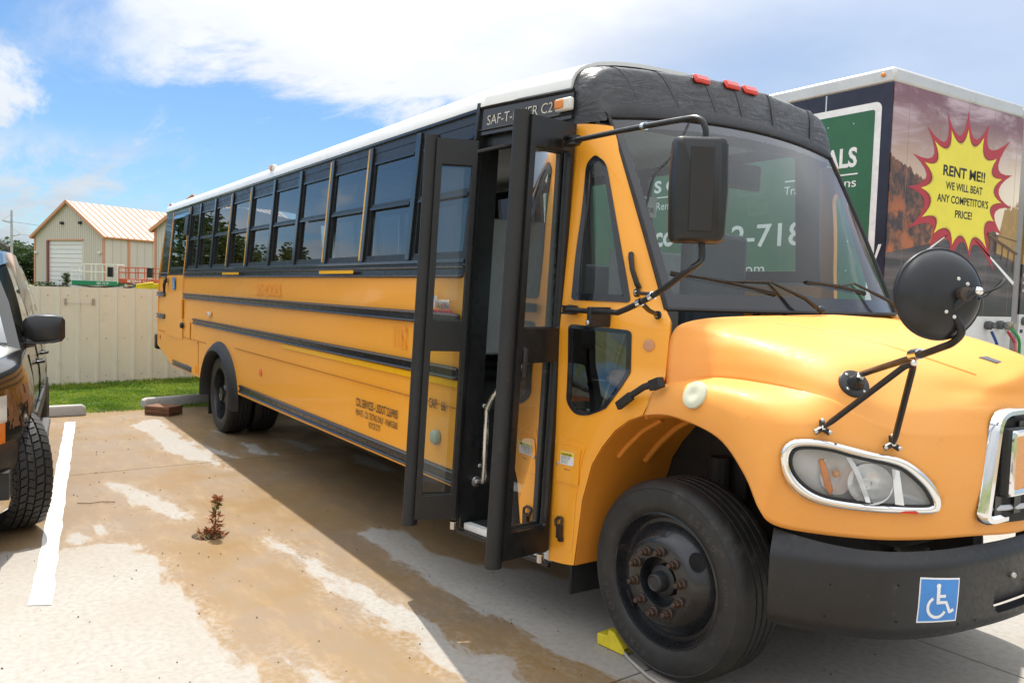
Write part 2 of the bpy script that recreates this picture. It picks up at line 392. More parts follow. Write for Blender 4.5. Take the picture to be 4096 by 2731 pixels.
def concrete_material():
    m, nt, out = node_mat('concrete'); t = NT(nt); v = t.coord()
    at = t.n('ShaderNodeAttribute', attribute_name='dry').outputs['Fac']  # dry areas, with window light painted in as dry concrete
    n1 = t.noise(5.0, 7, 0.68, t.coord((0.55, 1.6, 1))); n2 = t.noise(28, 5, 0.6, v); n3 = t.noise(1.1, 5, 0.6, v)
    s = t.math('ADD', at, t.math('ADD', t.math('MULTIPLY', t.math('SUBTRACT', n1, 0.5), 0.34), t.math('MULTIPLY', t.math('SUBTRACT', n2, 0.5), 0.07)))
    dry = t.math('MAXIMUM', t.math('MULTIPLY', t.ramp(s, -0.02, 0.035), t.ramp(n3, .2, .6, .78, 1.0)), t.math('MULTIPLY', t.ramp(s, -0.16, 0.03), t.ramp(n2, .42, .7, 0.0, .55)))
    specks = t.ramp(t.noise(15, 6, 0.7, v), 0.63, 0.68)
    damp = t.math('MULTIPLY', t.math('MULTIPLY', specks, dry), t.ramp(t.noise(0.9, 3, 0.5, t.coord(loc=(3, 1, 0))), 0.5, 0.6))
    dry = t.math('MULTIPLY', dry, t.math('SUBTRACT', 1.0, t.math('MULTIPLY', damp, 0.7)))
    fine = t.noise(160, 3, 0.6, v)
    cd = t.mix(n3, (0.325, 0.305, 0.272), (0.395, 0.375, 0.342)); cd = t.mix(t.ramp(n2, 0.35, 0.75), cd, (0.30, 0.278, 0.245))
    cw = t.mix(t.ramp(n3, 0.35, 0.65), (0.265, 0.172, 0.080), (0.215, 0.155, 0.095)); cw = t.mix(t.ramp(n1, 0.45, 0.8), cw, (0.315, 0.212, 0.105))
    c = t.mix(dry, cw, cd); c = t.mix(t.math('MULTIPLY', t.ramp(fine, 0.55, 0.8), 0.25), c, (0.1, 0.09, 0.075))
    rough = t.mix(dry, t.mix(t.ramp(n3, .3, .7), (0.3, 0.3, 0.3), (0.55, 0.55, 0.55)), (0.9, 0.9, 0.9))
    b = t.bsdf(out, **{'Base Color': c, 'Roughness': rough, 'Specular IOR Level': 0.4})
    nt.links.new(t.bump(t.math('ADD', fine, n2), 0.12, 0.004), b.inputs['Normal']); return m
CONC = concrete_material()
lot = MB().add([(-6.7, -14, -0.016), (14, -14, -0.016), (14, 30, -0.016), (-8.6, 30, -0.016)], [(0, 1, 2, 3)]).build('parking_lot', mat('joint_dirt', (0.09, 0.075, 0.055), 0.9), smooth=0)
tag(lot, 'concrete parking lot of large slabs, partly wet', kind='structure')
TH = R(3.4); LU = Vector((cos(TH), sin(TH))); LV = Vector((-sin(TH), cos(TH)))
ucut = [-6.93, -3.05, 2.53, 8.0, 13.5]; vcut = [-13.0, -8.4, -3.75, 1.58, 6.6, 12.0, 20.0, 29]
for i in range(4):
    for j in range(7):
        g = 0.006; u0, u1, v0, v1 = ucut[i] + g, ucut[i + 1] - g, vcut[j] + g, vcut[j + 1] - g
        if i == 0: u0 -= 0.0 if j < 3 else 1.6
        st = 0.045 if (j == 2 and i < 3) else (0.12 if j in (2, 3) else 0.6)
        nu = max(2, int((u1 - u0) / st)); nv = max(2, int((v1 - v0) / st))
        P = [[(LU * (u0 + (u1 - u0) * a / nu) + LV * (v0 + (v1 - v0) * b / nv)) for b in range(nv + 1)] for a in range(nu + 1)]
        mb = MB(); mb.grid([[(q.x, q.y, 0.0) for q in r] for r in P])
        n0 = len(mb.v); e = [k for k in range(n0)]
        # a real edge down into the joint
        loopi = [a * (nv + 1) for a in range(nu + 1)] + [nu * (nv + 1) + b for b in range(1, nv + 1)] + [a * (nv + 1) + nv for a in range(nu - 1, -1, -1)] + [b for b in range(nv - 1, 0, -1)]
        low = [(mb.v[k][0], mb.v[k][1], -0.014) for k in loopi]; b0 = len(mb.v); mb.v += low
        for k in range(len(loopi)):
            k2 = (k + 1) % len(loopi); mb.f.append((loopi[k], b0 + k, b0 + k2, loopi[k2]))
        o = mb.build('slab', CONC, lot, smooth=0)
        dv = dry_lit_dist(np.array([(q[0], q[1]) for q in mb.v])); at = o.data.attributes.new('dry', 'FLOAT', 'POINT'); at.data.foreach_set('value', dv.astype(np.float32))
# painted stripe
stripe_m = mat('stripe_paint', (0.70, 0.70, 0.68), 0.7, var=0.06, dirt=((0.45, 0.42, 0.38), 0.25, 24))
def stripe(a, b, c, d, label):
    A = [Vector(a).lerp(Vector(b), i / 40) for i in range(41)]; B = [Vector(c).lerp(Vector(d), i / 40) for i in range(41)]
    L = [(q.x + rng.uniform(-.006, .006), q.y + rng.uniform(-.006, .006), 0.004) for q in A]; Rr = [(q.x + rng.uniform(-.006, .006), q.y + rng.uniform(-.006, .006), 0.004) for q in B]
    o = MB().grid([L, Rr]).build('painted_stripe', stripe_m, smooth=0); tag(o, label, kind='structure')
stripe((-6.07, -1.455), (0.29, -2.155), (-6.07, -1.345), (0.34, -2.05), 'white painted parking stripe beside the dark suv')
# ------------------------------------------------------------------ grass strip and fence
def fx(y): return -10.3 - 0.28 * (y + 0.4)
grass_m = mat('grass', (0.085, 0.17, 0.02), 0.75, var=0.45, vscale=1.2)
gb = MB(); gr = random.Random(3)
soil = MB().add([(-6.7, -9, -0.008), (fx(-9) - 3, -9, -0.008), (fx(9) - 3, 9, -0.008), (-7.75, 9, -0.008)], [(0, 1, 2, 3)]).build('grass_verge', mat('verge_soil', (0.07, 0.085, 0.02), 0.95, var=0.3), smooth=0)
tag(soil, 'green grass verge between the lot and the metal fence', kind='structure')
for k in range(42000):
    y = gr.uniform(-2.6, 2.4); e = -6.86 - 0.06 * y - (0.0 if y < 0 else 0)
    x = e - (e - fx(y) + .25) * gr.random() ** 0.9 + 0.02
    if x < fx(y) + 0.06 and gr.random() < .6: continue
    near = abs(x - fx(y)) < 0.22
    h = gr.uniform(0.025, 0.075) * (1.6 if near else 1.0) * (0.6 + 0.8 * noise.noise((x * 1.3, y * 1.3, 0)) ** 2 * 2)
    a = gr.uniform(0, 2 * pi); w = gr.uniform(0.004, 0.009); le = gr.uniform(0.2, 0.9) * h; b = gr.uniform(0, 2 * pi)
    p = Vector((x, y, -0.006)); s_ = Vector((cos(a) * w, sin(a) * w, 0)); tip = p + Vector((cos(b) * le, sin(b) * le, h))
    m_ = p + Vector((cos(b) * le * .35, sin(b) * le * .35, h * .62))
    gb.add([p - s_, p + s_, m_ + s_ * .7, m_ - s_ * .7, tip], [(0, 1, 2, 3), (3, 2, 4)])
gm, nt, out = node_mat('grass_blades'); t = NT(nt); v = t.coord()
gc = t.mix(t.ramp(t.noise(1.6, 5, .6, v), .38, .62), (0.12, 0.235, 0.016), (0.26, 0.36, 0.035)); gc = t.mix(t.ramp(t.noise(25, 3, .6, v), .6, .75), gc, (0.34, 0.33, 0.13))
bs = t.bsdf(out, **{'Base Color': gc, 'Roughness': 0.6}); tl = t.n('ShaderNodeBsdfTranslucent', {0: gc}).outputs[0]
nt.links.new(t.n('ShaderNodeMixShader', {0: 0.35, 1: bs.outputs[0], 2: tl}).outputs[0], out.inputs[0])
tag(gb.build('grass', gm, smooth=0), 'short bright green grass along the foot of the metal fence', 'grass', kind='stuff')

fence = thing('metal_fence', 'tan ribbed sheet metal fence behind the grass verge', 'fence', (fx(0), 0, 0))
fence_m = mat('fence_paint', (0.68, 0.665, 0.565), 0.5, var=0.05, vscale=0.8, dirt=((0.42, 0.38, 0.28), 0.12, 3.0), rvar=.1)
fd = Vector((-0.28, 1, 0)).normalized(); fn_ = Vector((1, 0.28, 0)).normalized()
PW = 0.92
def fence_panel():
    prof = []
    for r in range(3):
        b = r * PW / 3
        prof += [(b + 0.0, 0.0), (b + 0.215, 0.0), (b + 0.24, 0.028), (b + 0.275, 0.028), (b + 0.30, 0.0)]
        prof[-5:-5] = []
    prof.append((PW + 0.004, 0.0))
    mb = MB(); P0 = [fd * u + fn_ * w for u, w in prof]
    mb.grid([[q + Vector((0, 0, 0.0)) for q in P0], [q + Vector((0, 0, 0.82)) for q in P0], [q + Vector((0, 0, 1.64)) for q in P0]])
    return mb
base = None
for i in range(-6, 8):
    o0 = Vector((fx(0), 0, 0)) + fd * (i * PW)
    if base is None: base = fence_panel().build('panel', fence_m, fence, local=True, smooth=20, solid=0.004)
    else: share(base, 'panel', fence)
    b_ = base if i == -6 else COL.objects[-1]
    b_.matrix_parent_inverse = Matrix(); b_.location = fd * (i * PW) + fn_ * (0.004 * (i % 2))
mb = MB(); sc = MB()
for i in range(-6 * 3, 8 * 3):
    q = Vector((fx(0), 0, 0)) + fd * (i * PW / 3 + 0.1)
    for z in (0.14, 0.78, 1.5): sc.cyl(q + fn_ * 0.002 + Vector((0, 0, z)), q + fn_ * 0.012 + Vector((0, 0, z)), 0.009, n=6)
sc.build('screws', mat('screw', (0.35, 0.33, 0.27), .4, .6), fence)['kind'] = 'stuff'
q0 = Vector((fx(0), 0, 0)) + fd * (-6 * PW) - fn_ * 0.06; q1 = Vector((fx(0), 0, 0)) + fd * (8 * PW) - fn_ * 0.06
for z in (0.3, 1.45): mb.obox((q0 + q1) / 2 + Vector((0, 0, z)), (q1 - q0) / 2, fn_ * 0.03, (0, 0, 0.03))
mb.build('rail', mat('fence_steel', (0.25, 0.1, 0.07), .6), fence)
mb = MB()
for yy in (-1.12, -0.70):
    q = Vector((fx(yy), yy, 1.4)) + fn_ * 0.02; mb.obox(q, fd * 0.013, fn_ * 0.012, (0, 0, 0.05))
mb.tube([Vector((fx(-1.12), -1.12, 1.38)) + fn_ * .03, Vector((fx(-.9), -.9, 1.365)) + fn_ * .03, Vector((fx(-.7), -.7, 1.38)) + fn_ * .03], 0.003, 5)
mb.build('wire_bracket', mat('galv', (0.4, 0.4, 0.38), .5, .7), fence)

# ------------------------------------------------------------------ wheel stops, wood block
stop_m = mat('stop_concrete', (0.40, 0.385, 0.36), 0.9, var=0.1, vscale=6, bump=0.25, bscale=90, dirt=((0.2, 0.18, 0.15), .3, 6))
def wheel_stop(a, b, label):
    a = Vector((*a, 0)); b = Vector((*b, 0)); d = (b - a).normalized(); n = Vector((d.y, -d.x, 0))
    if n.x < 0: n = -n
    prof = [(-0.085, 0.002), (-0.075, 0.10), (-0.05, 0.135), (0.05, 0.135), (0.075, 0.10), (0.085, 0.002)]
    L = (b - a).length; rings = []
    for s, k in ((0, .8), (0.03, .95), (0.05, 1), (L - 0.05, 1), (L - 0.03, .95), (L, .8)):
        rings.append([a + d * s + n * (u * (0.9 + .1 * k) - 0.085) + Vector((0, 0, w * k)) for u, w in prof])
    o = MB().loft(rings).build('wheel_stop', stop_m, smooth=40, bevel=0.008); tag(o, label, 'wheel stop', 'concrete wheel stops at the grass edge')
wheel_stop((-6.52, -3.0), (-6.60, -1.17), 'concrete wheel stop beside the dark suv, before the grass')
wheel_stop((-6.97, -0.40), (-7.45, 1.36), 'concrete wheel stop behind the rear wheel of the yellow bus')
wood = thing('wood_block', 'stained brown wooden block beside the wheel stop behind the bus', 'wood block', (-6.42, -0.36, 0))
d1 = Vector((0.29, 0.26, 0)).normalized(); d2 = Vector((-d1.y, d1.x, 0))
wm, nt, out = node_mat('block_wood'); t = NT(nt); v = t.coord((1.2, 1.2, 9))
c = t.mix(t.ramp(t.noise(9, 6, .65, v, 1.0), .35, .7), (0.22, 0.095, 0.04), (0.075, 0.032, 0.016)); t.bsdf(out, **{'Base Color': c, 'Roughness': 0.75})
MB().obox((-6.36, -0.27, 0.062), d1 * 0.19, d2 * 0.14, (0, 0, 0.058)).build('timber', wm, wood, bevel=0.006)
gm_ = MB()
for s in (-0.03, 0.02): gm_.obox((-6.36, -0.27, 0.062 + s), d1 * 0.193, d2 * 0.143, (0, 0, 0.0025))
gm_.build('grain_groove', mat('groove', (0.05, 0.02, 0.012), .9), wood)

# ------------------------------------------------------------------ weed in a core hole, debris
weed = thing('dry_weed', 'dry brown weed sprouting from a hole in the concrete', 'weed', (-0.55, -1.02, 0))
wr = random.Random(11)
hole = MB(); hole.lathe((-0.57, -1.03, 0.0), (0, 0, 1), [(0.0001, .0055), (0.07, 0.0055), (0.10, 0.005), (0.108, 0.003)], 22)
hole.build('hole', mat('hole_dirt', (0.055, 0.038, 0.025), 0.95, var=.4, vscale=40, bump=.6, bscale=60), weed)
leaf_b = MB(); leaf_g = MB(); st = MB(); roots = MB()
def leaf(mb, p, d, L, w):
    d = Vector(d).normalized(); s_ = d.cross(Vector((wr.uniform(-1, 1), wr.uniform(-1, 1), 1))).normalized(); n = d.cross(s_)
    P = [p, p + d * L * .35 + s_ * w + n * w * .3, p + d * L * .4, p + d * L * .35 - s_ * w + n * w * .3, p + d * L * .7 + s_ * w * .7 - n * w * .6, p + d * L * .72 - n * w * .5, p + d * L * .7 - s_ * w * .7 - n * w * .6, p + d * L - n * w * 1.5]
    mb.add(P, [(0, 1, 2), (0, 2, 3), (1, 4, 5, 2), (2, 5, 6, 3), (4, 7, 5), (5, 7, 6)])
main = spline([(-0.53, -1.0, 0.0), (-0.525, -0.995, 0.09), (-0.53, -0.985, 0.19), (-0.52, -0.98, 0.25), (-0.515, -0.978, 0.275)], 5)
st.tube(main, [0.0045 - 0.003 * i / (len(main) - 1) for i in range(len(main))], 6)
for k in range(150):
    i = min(len(main) - 1, int(wr.random() ** 0.8 * len(main))); p = main[i]; h = p.z
    a = wr.uniform(0, 2 * pi); L = wr.uniform(.03, .062) * (1.0 if h < .2 else .75)
    d = (cos(a), sin(a), wr.uniform(-.9, .6)); q = p + Vector((cos(a), sin(a), 0)) * wr.uniform(0, .022) * (1.3 if h < .15 else .7)
    leaf(leaf_g if (0.17 < h < 0.25 and wr.random() < .5) else leaf_b, q, d, L, L * .22)
for k in range(130):
    a = wr.uniform(0, 2 * pi); r = wr.uniform(0, .085); p = Vector((-0.545 + cos(a) * r, -1.01 + sin(a) * r, wr.uniform(0.004, .055 * (1 - r / .1))))
    b = wr.uniform(0, 2 * pi); leaf(leaf_b, p, (cos(b), sin(b), wr.uniform(-.3, .7)), wr.uniform(.03, .07), .009)
for k in range(60):
    a = wr.uniform(0, 2 * pi); r = wr.uniform(.02, .09); p = Vector((-0.56 + cos(a) * r, -1.025 + sin(a) * r, wr.uniform(0.006, .02))); b = wr.uniform(0, 2 * pi); L = wr.uniform(.03, .09)
    roots.tube([p, p + Vector((cos(b) * L * .5, sin(b) * L * .5, .012)), p + Vector((cos(b + .4) * L, sin(b + .4) * L, .0))], .0012, 4)
st.build('stem', mat('weed_stem', (0.16, 0.07, 0.03), .8), weed); leaf_b.build('dry_leaves', mat('weed_dry', (0.27, 0.095, 0.03), .75, var=.5, vscale=30), weed, smooth=0)['kind'] = 'stuff'
leaf_g.build('green_leaves', mat('weed_green', (0.12, 0.17, 0.03), .7, var=.3), weed, smooth=0)['kind'] = 'stuff'; roots.build('straw', mat('straw', (0.42, 0.31, 0.15), .8), weed)['kind'] = 'stuff'
db = MB(); dr = random.Random(5)
for k in range(420):
    x = dr.uniform(-6.5, 3.2); y = dr.uniform(-2.4, .6) if x < 2 else dr.uniform(-1.5, 2.3)
    r = dr.choice((.0025, .003, .004, .0055)) * (1.25 if x < -2 else 1.0)
    c = Vector((x, y, r * .6)); P = [c + Vector((dr.uniform(-.4, .4), dr.uniform(-.4, .4), 0)) * r + Vector(o_) * r for o_ in ((1, 0, 0), (0, 1, 0), (-1, 0, 0), (0, -1, 0), (0, 0, .9), (0, 0, -.6))]
    db.add(P, [(0, 1, 4), (1, 2, 4), (2, 3, 4), (3, 0, 4), (1, 0, 5), (2, 1, 5), (3, 2, 5), (0, 3, 5)])
tag(db.build('loose_grit', mat('grit', (0.10, 0.085, 0.07), .9, var=.5, vscale=4), smooth=0), 'loose dark grit scattered on the concrete', 'grit', kind='stuff')
tw = MB().tube([(-1.88, -1.72, .006), (-1.82, -1.64, .008), (-1.84, -1.55, .007), (-1.79, -1.46, .006)], .003, 5); tw.tube([(-1.84, -1.55, .007), (-1.78, -1.5, .012)], .002, 5)
tag(tw.build('twig', mat('twig', (0.2, 0.1, 0.05), .8)), 'thin brown twig lying next to the white stripe', 'twig')
# ------------------------------------------------------------------ the school bus
YC = 1.22
def ys(z): return 0.0857 * max(0.0, z - 1.6)
bus = thing('school_bus', 'yellow school bus with open front door and black window band', 'bus', (-2.2, YC, 0))
def paint(name, col, faded, rough, coat, wave=0.0):
    m, nt, out = node_mat(name); t = NT(nt); v = t.coord()
    n1 = t.noise(1.3, 6, 0.6, v); n2 = t.noise(34, 5, 0.65, v); n3 = t.noise(7, 5, 0.6, t.coord((1, 1, 3)))
    c = t.mix(t.ramp(n1, 0.3, 0.75), col, faded); c = t.mix(t.math('MULTIPLY', t.ramp(n2, 0.58, 0.78), 0.28), c, tuple(q * .72 for q in col))
    c = t.mix(t.math('MULTIPLY', t.ramp(n3, 0.62, 0.8), 0.25), c, tuple(min(1, q * 1.15 + .03) for q in faded))
    c = t.mix(t.math('MULTIPLY', t.ramp(t.noise(90, 4, .6, v), .70, .76), t.ramp(n1, .45, .7, .15, .75)), c, (.10, .05, .02))
    b = t.bsdf(out, **{'Base Color': c, 'Roughness': t.ramp(n2, .2, .8, rough - .05, rough + .1), 'Coat Weight': coat, 'Coat Roughness': 0.06})
    if wave:
        nt.links.new(t.bump(t.noise(0.9, 2, 0.4, t.coord((0.5, 1, 2.2))), wave, 0.03), b.inputs['Normal']); nt.links.new(b.inputs['Normal'].links[0].from_socket, b.inputs['Coat Normal'])
    return m
yellow = paint('bus_yellow', (0.91, 0.375, 0.018), (0.93, 0.395, 0.030), 0.42, 0.3, 0.16)
hoodm = paint('hood_yellow', (0.85, 0.345, 0.045), (0.87, 0.385, 0.095), 0.52, 0.08)
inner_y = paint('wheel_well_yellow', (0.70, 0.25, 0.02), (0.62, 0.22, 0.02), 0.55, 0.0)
blk = mat('black_gloss', (0.012, 0.014, 0.017), 0.22, coat=0.5, var=0.2, dirt=((0.06, 0.06, 0.055), .12, 12))
blk2 = mat('black_satin', (0.012, 0.012, 0.0125), 0.36, var=0.2, dirt=((0.05, 0.046, 0.04), .15, 9), rvar=.1)
railm = mat('rail_black', (0.014, 0.016, 0.018), 0.24, var=.15, dirt=((0.05, 0.046, 0.04), .06, 3), rvar=.05)
rubber = mat('rubber', (0.013, 0.013, 0.0135), 0.58, var=0.25, dirt=((0.06, 0.055, 0.048), .22, 14), bump=.1, bscale=150)
roofm = mat('roof_white', (0.80, 0.80, 0.78), 0.38, var=0.04, coat=.3, dirt=((0.5, 0.47, 0.4), .15, 5))
tape = mat('tape_black', (0.022, 0.023, 0.026), 0.40, var=0.3, vscale=8, rvar=.15, dirt=((0.10, 0.10, 0.10), .2, 10))
chrome = mat('chrome', (0.86, 0.87, 0.88), 0.07, 1.0, var=0.03, dirt=((0.5, 0.48, 0.44), .1, 20), rvar=.04)
steel = mat('stainless', (0.62, 0.61, 0.58), 0.28, 1.0, var=0.06)
bolt_m = mat('bolt_zinc', (0.55, 0.54, 0.5), 0.35, 0.9)
dark = mat('underbody', (0.018, 0.016, 0.014), 0.8, var=0.5, vscale=5, bump=.3, bscale=30)
int_grey = mat('interior_grey', (0.40, 0.41, 0.415), 0.6); int_ceil = mat('ceiling_grey', (0.62, 0.63, 0.62), 0.6); int_floor = mat('floor_rubber', (0.03, 0.03, 0.03), .7)
seat_m = mat('seat_vinyl', (0.035, 0.045, 0.06), 0.5, var=.15)
gl_side = glass('side_glass', (0.36, 0.41, 0.42), 2.0); gl_far = glass('far_glass', (.80, .84, .84), 1.5)
gl_clear = glass('door_glass', (0.72, 0.80, 0.78), 1.5, dirt=0.06)
gl_drop = glass('door_glass_wet', (0.66, 0.72, 0.69), 1.45, dirt=0.04, drops=85)
gl_wind = glass('windshield_glass', (0.66, 0.83, 0.83), 1.5, dirt=0.025)
amber = mat('amber_lens', (0.80, 0.24, 0.015), 0.15, coat=.6, var=.2); red = mat('red_lens', (0.62, 0.03, 0.012), 0.15, coat=.6, var=.2)
lampw = mat('lamp_white', (0.72, 0.70, 0.64), 0.4); yel_refl = mat('reflective_yellow', (0.90, 0.46, 0.006), 0.25, var=.08, vscale=30)
ink = mat('decal_black', (0.02, 0.018, 0.016), .6)
def side(off=0.0): return lambda x, z: (x, ys(z) + off, z)
def fside(off=0.0): return lambda x, z: (x, 2 * YC - ys(z) - off, z)

# lower side walls
arch = [(-4.5 + 0.72 * cos(R(a)), 0.47 + 0.56 * sin(R(a))) for a in range(170, 9, -8)]
low_out = [(-8.39, 0.80), (-7.22, 0.575), (-5.24, 0.568)] + arch + [(-3.77, 0.575), (1.11, 0.59), (1.11, 1.868), (-8.31, 1.868)]
panel('side_wall', low_out, [], side(), yellow, bus, thick=0.05, smooth=0)
far_out = [(-8.39, 0.80), (-7.22, 0.575), (-5.24, 0.568)] + arch + [(-3.77, 0.575), (1.85, 0.59), (1.85, 1.868), (-8.31, 1.868)]
panel('side_wall', far_out, [], fside(), yellow, bus, thick=0.05, smooth=0, flip=True)
# black window bands with real openings
posts = [0.33 - 0.78 * i for i in range(9)] + [-6.49]
wins = [(0.33, 1.11)] + [(posts[i + 1], posts[i]) for i in range(9)]
holes = [rect(a + 0.045, b - 0.045, 1.975, 2.755) for a, b in wins]
panel('window_band', [(-7.68, 1.870), (1.11, 1.870), (1.11, 2.828), (-7.68, 2.828)], holes + [rect(-7.56, -6.60, 1.99, 2.74)], side(0.0), blk2, bus, thick=0.04, smooth=0)
fwins = [(-7.7 + 0.78 * i, -6.92 + 0.78 * i) for i in range(12)]
panel('window_band', [(-8.30, 1.870), (1.80, 1.870), (1.80, 2.828), (-8.22, 2.828)], [rect(a + .05, b - .05, 1.975, 2.755) for a, b in fwins], fside(0.0), blk2, bus, thick=0.04, smooth=0, flip=True)
panel('rear_corner', [(-8.30, 1.870), (-7.682, 1.870), (-7.682, 2.828), (-8.21, 2.828)], [], side(-0.002), blk, bus, thick=0.04, smooth=0)
# windows: frame, bars, two panes
def window(a, b, near=True):
    fn = side if near else fside
    sx = 1 if near else -1
    x0, x1 = a + 0.046, b - 0.046; z0, z1, zm = 1.976, 2.754, 2.355
    if not near:
        panel('window_pane', rect(x0, x1, z0, z1), [], fn(0.02), gl_far, bus, thick=0, smooth=0); return
    fr = panel('window', rect(x0, x1, z0, z1), [rect(x0 + .022, x1 - .022, z0 + .022, zm - .018), rect(x0 + .022, x1 - .022, zm + .018, z1 - .07)], fn(0.004), blk2, bus, thick=0.022, smooth=0)
    tl = rng.uniform(-.002, .002)
    panel('upper_pane', rect(x0 + .021, x1 - .021, zm + .017, z1 - .069), [], lambda x, z: (x, ys(z) + 0.012 + tl * (x - x0) * 2, z), gl_side, fr, thick=0, smooth=0)
    tl2 = rng.uniform(-.003, .003)
    panel('lower_pane', rect(x0 + .021, x1 - .021, z0 + .021, zm - .017), [], lambda x, z: (x, ys(z) + 0.022 + tl2 * (x - x0) * 2, z), gl_side, fr, thick=0, smooth=0)
    mb = MB(); mb.box(x0 + .02, x1 - .02, -.006, .006, zm - .022, zm - .006, lambda x, y, z: (x, ys(z) + y, z)); mb.box(x0 + .02, x1 - .02, -.004, .006, z1 - .085, z1 - .069, lambda x, y, z: (x, ys(z) + y, z))
    mb.build('latch_bar', railm, fr, smooth=0)
for a, b in wins: window(a, b)
for a, b in fwins: window(a, b, False)
# posts between windows, some with yellow tape
postm = mat('post_black', (0.012, 0.020, 0.024), 0.2, coat=.4)
for i, x in enumerate(posts):
    o = MB().box(x - 0.032, x + 0.032, -0.016, 0.0, 1.955, 2.80, lambda x, y, z: (x, ys(z) + y, z)).build('window_post', postm, bus, smooth=0, bevel=.004)
    if i in (1, 2, 5, 6):
        MB().box(x - 0.034, x - 0.012, -0.0185, -0.016, 1.965, 2.79, lambda x, y, z: (x, ys(z) + y, z)).build('yellow_tape', mat('tape_yellow', (0.70, 0.40, 0.06), .4, var=.25, vscale=4), o, smooth=0)
sill = MB(); sill.box(-6.49, 1.09, -0.012, 0.0, 1.93, 1.952, lambda x, y, z: (x, ys(z) + y, z)); sill.build('window_sill', blk, bus, smooth=0, bevel=.003)
# rub rails: channel with two rolled ridges, rounded ends, bolts
bolt_mesh = None
def rail(x0, x1, z0, z1, name='rub_rail', bolts=True, y=0.0, step=0.195):
    h = z1 - z0; zs = [z0, z0 + .06 * h, z0 + .14 * h, z0 + .22 * h, z0 + .27 * h, z0 + .3 * h, z0 + .7 * h, z0 + .73 * h, z0 + .78 * h, z0 + .86 * h, z0 + .94 * h, z1]
    ds = [0.0, .017, .024, .020, .012, .007, .007, .012, .020, .024, .017, 0.0]
    rings = []
    for x, k in ((x0, 0.0), (x0 + .006, .6), (x0 + .03, 1), (x1 - .03, 1), (x1 - .006, .6), (x1, 0.0)):
        zc = (z0 + z1) / 2; kk = 0.55 + .45 * k
        rings.append([(x, ys(z) + y - d * k, zc + (z - zc) * kk) for z, d in zip(zs, ds)])
    o = MB().loft(rings, caps=False, closed=False).build(name, railm, bus, smooth=40)
    if bolts:
        n = int((x1 - x0) / step); zc = (z0 + z1) / 2; proto = None
        for i in range(n):
            x = x0 + .12 + i * (x1 - x0 - .24) / max(1, n - 1)
            c = (x, ys(zc) + y - .007, zc)
            if proto is None:
                proto = MB().lathe((0, 0, 0), (0, -1, 0), [(.0055, 0), (.005, .002), (.003, .0035), (.0001, .004)], 6).build('bolt', blk, o); proto.location = c
            else: share(proto, 'bolt', o, c)
    return o
belt = rail(-6.57, 1.095, 1.838, 1.915); rail(-6.52, 1.095, 1.55, 1.628); rail(-5.92, 1.095, 1.232, 1.31); rail(-3.65, 1.095, 0.602, 0.69)
for x0, x1, z0, z1 in ((-8.37, -7.78, 1.838, 1.915), (-8.42, -7.83, 1.55, 1.625), (-8.42, -7.83, 1.215, 1.29), (-7.19, -5.98, 0.59, 0.665)): rail(x0, x1, z0, z1, bolts=False)
for x0, x1 in ((-4.35, -3.66), (-1.21, -0.49)):
    MB().box(x0, x1, -0.0225, -0.0205, 1.868, 1.893).build('reflective_strip', yel_refl, belt, smooth=0)
strip = MB().box(-2.2, 1.095, -0.004, -0.0015, 1.188, 1.228).build('reflective_strip', yel_refl, bus, smooth=0)
# panel seams with rivets, skirt text
seam = MB()
for x0, x1, z in ((-3.85, 1.1, 1.065), (-8.3, -5.2, 1.03)): seam.box(x0, x1, -0.004, 0.0, z - .0025, z + .0025)
seam.box(-6.53, -6.524, -.004, 0, 1.03, 1.84); seam.box(-5.60, -5.594, -.004, 0, .6, 1.03)
seam.build('panel_seam', mat('seam', (0.33, 0.12, 0.01), .7), bus, smooth=0)
rv = None
for i in range(48):
    x = -3.7 + i * 0.1; c = (x, 0, 1.045)
    if rv is None: rv = MB().lathe((0, 0, 0), (0, -1, 0), [(.006, 0), (.005, .0025), (.0001, .0035)], 8).build('rivet', yellow, bus); rv.location = c
    else: share(rv, 'rivet', bus, c)
for i in range(26): share(rv, 'rivet', bus, (-8.2 + i * .1, 0, 1.01))
for i in range(9): share(rv, 'rivet', bus, (-5.62, 0, .62 + i * .05))
def s2(x0, z0, off=-0.003): return lambda u, v: (x0 + u, off, z0 + v)
cdl = text_mesh('lettering', 'CDL SERVICES - USDOT 2269905', 0.085, s2(-0.435, 0.885), ink, bus, bold=.012, fit=.72, label='black lettering CDL SERVICES USDOT on the lower side')
text_mesh('lettering', 'PRIVATE - CDL TESTING ONLY - VIN#FG5060', 0.066, s2(-0.435, 0.815), ink, bus, bold=.006, fit=.72)
text_mesh('lettering', 'ROYCE CITY', 0.062, s2(-0.19, 0.755), ink, bus, bold=.006, fit=.20)
text_mesh('lettering', 'CAP.   66', 0.085, s2(0.735, 1.03), ink, bus, bold=.012, fit=.215)
ghost = mat('ghost_lettering', (0.86, 0.33, 0.012), .5); text_mesh('ghost_lettering', '1162', 0.21, s2(0.16, 1.37, -.0012), ghost, bus, sx=.55)
text_mesh('ghost_lettering', 'SCHOOLS', 0.17, s2(-3.1, 1.665, -.0012), ghost, bus, sx=1.05)
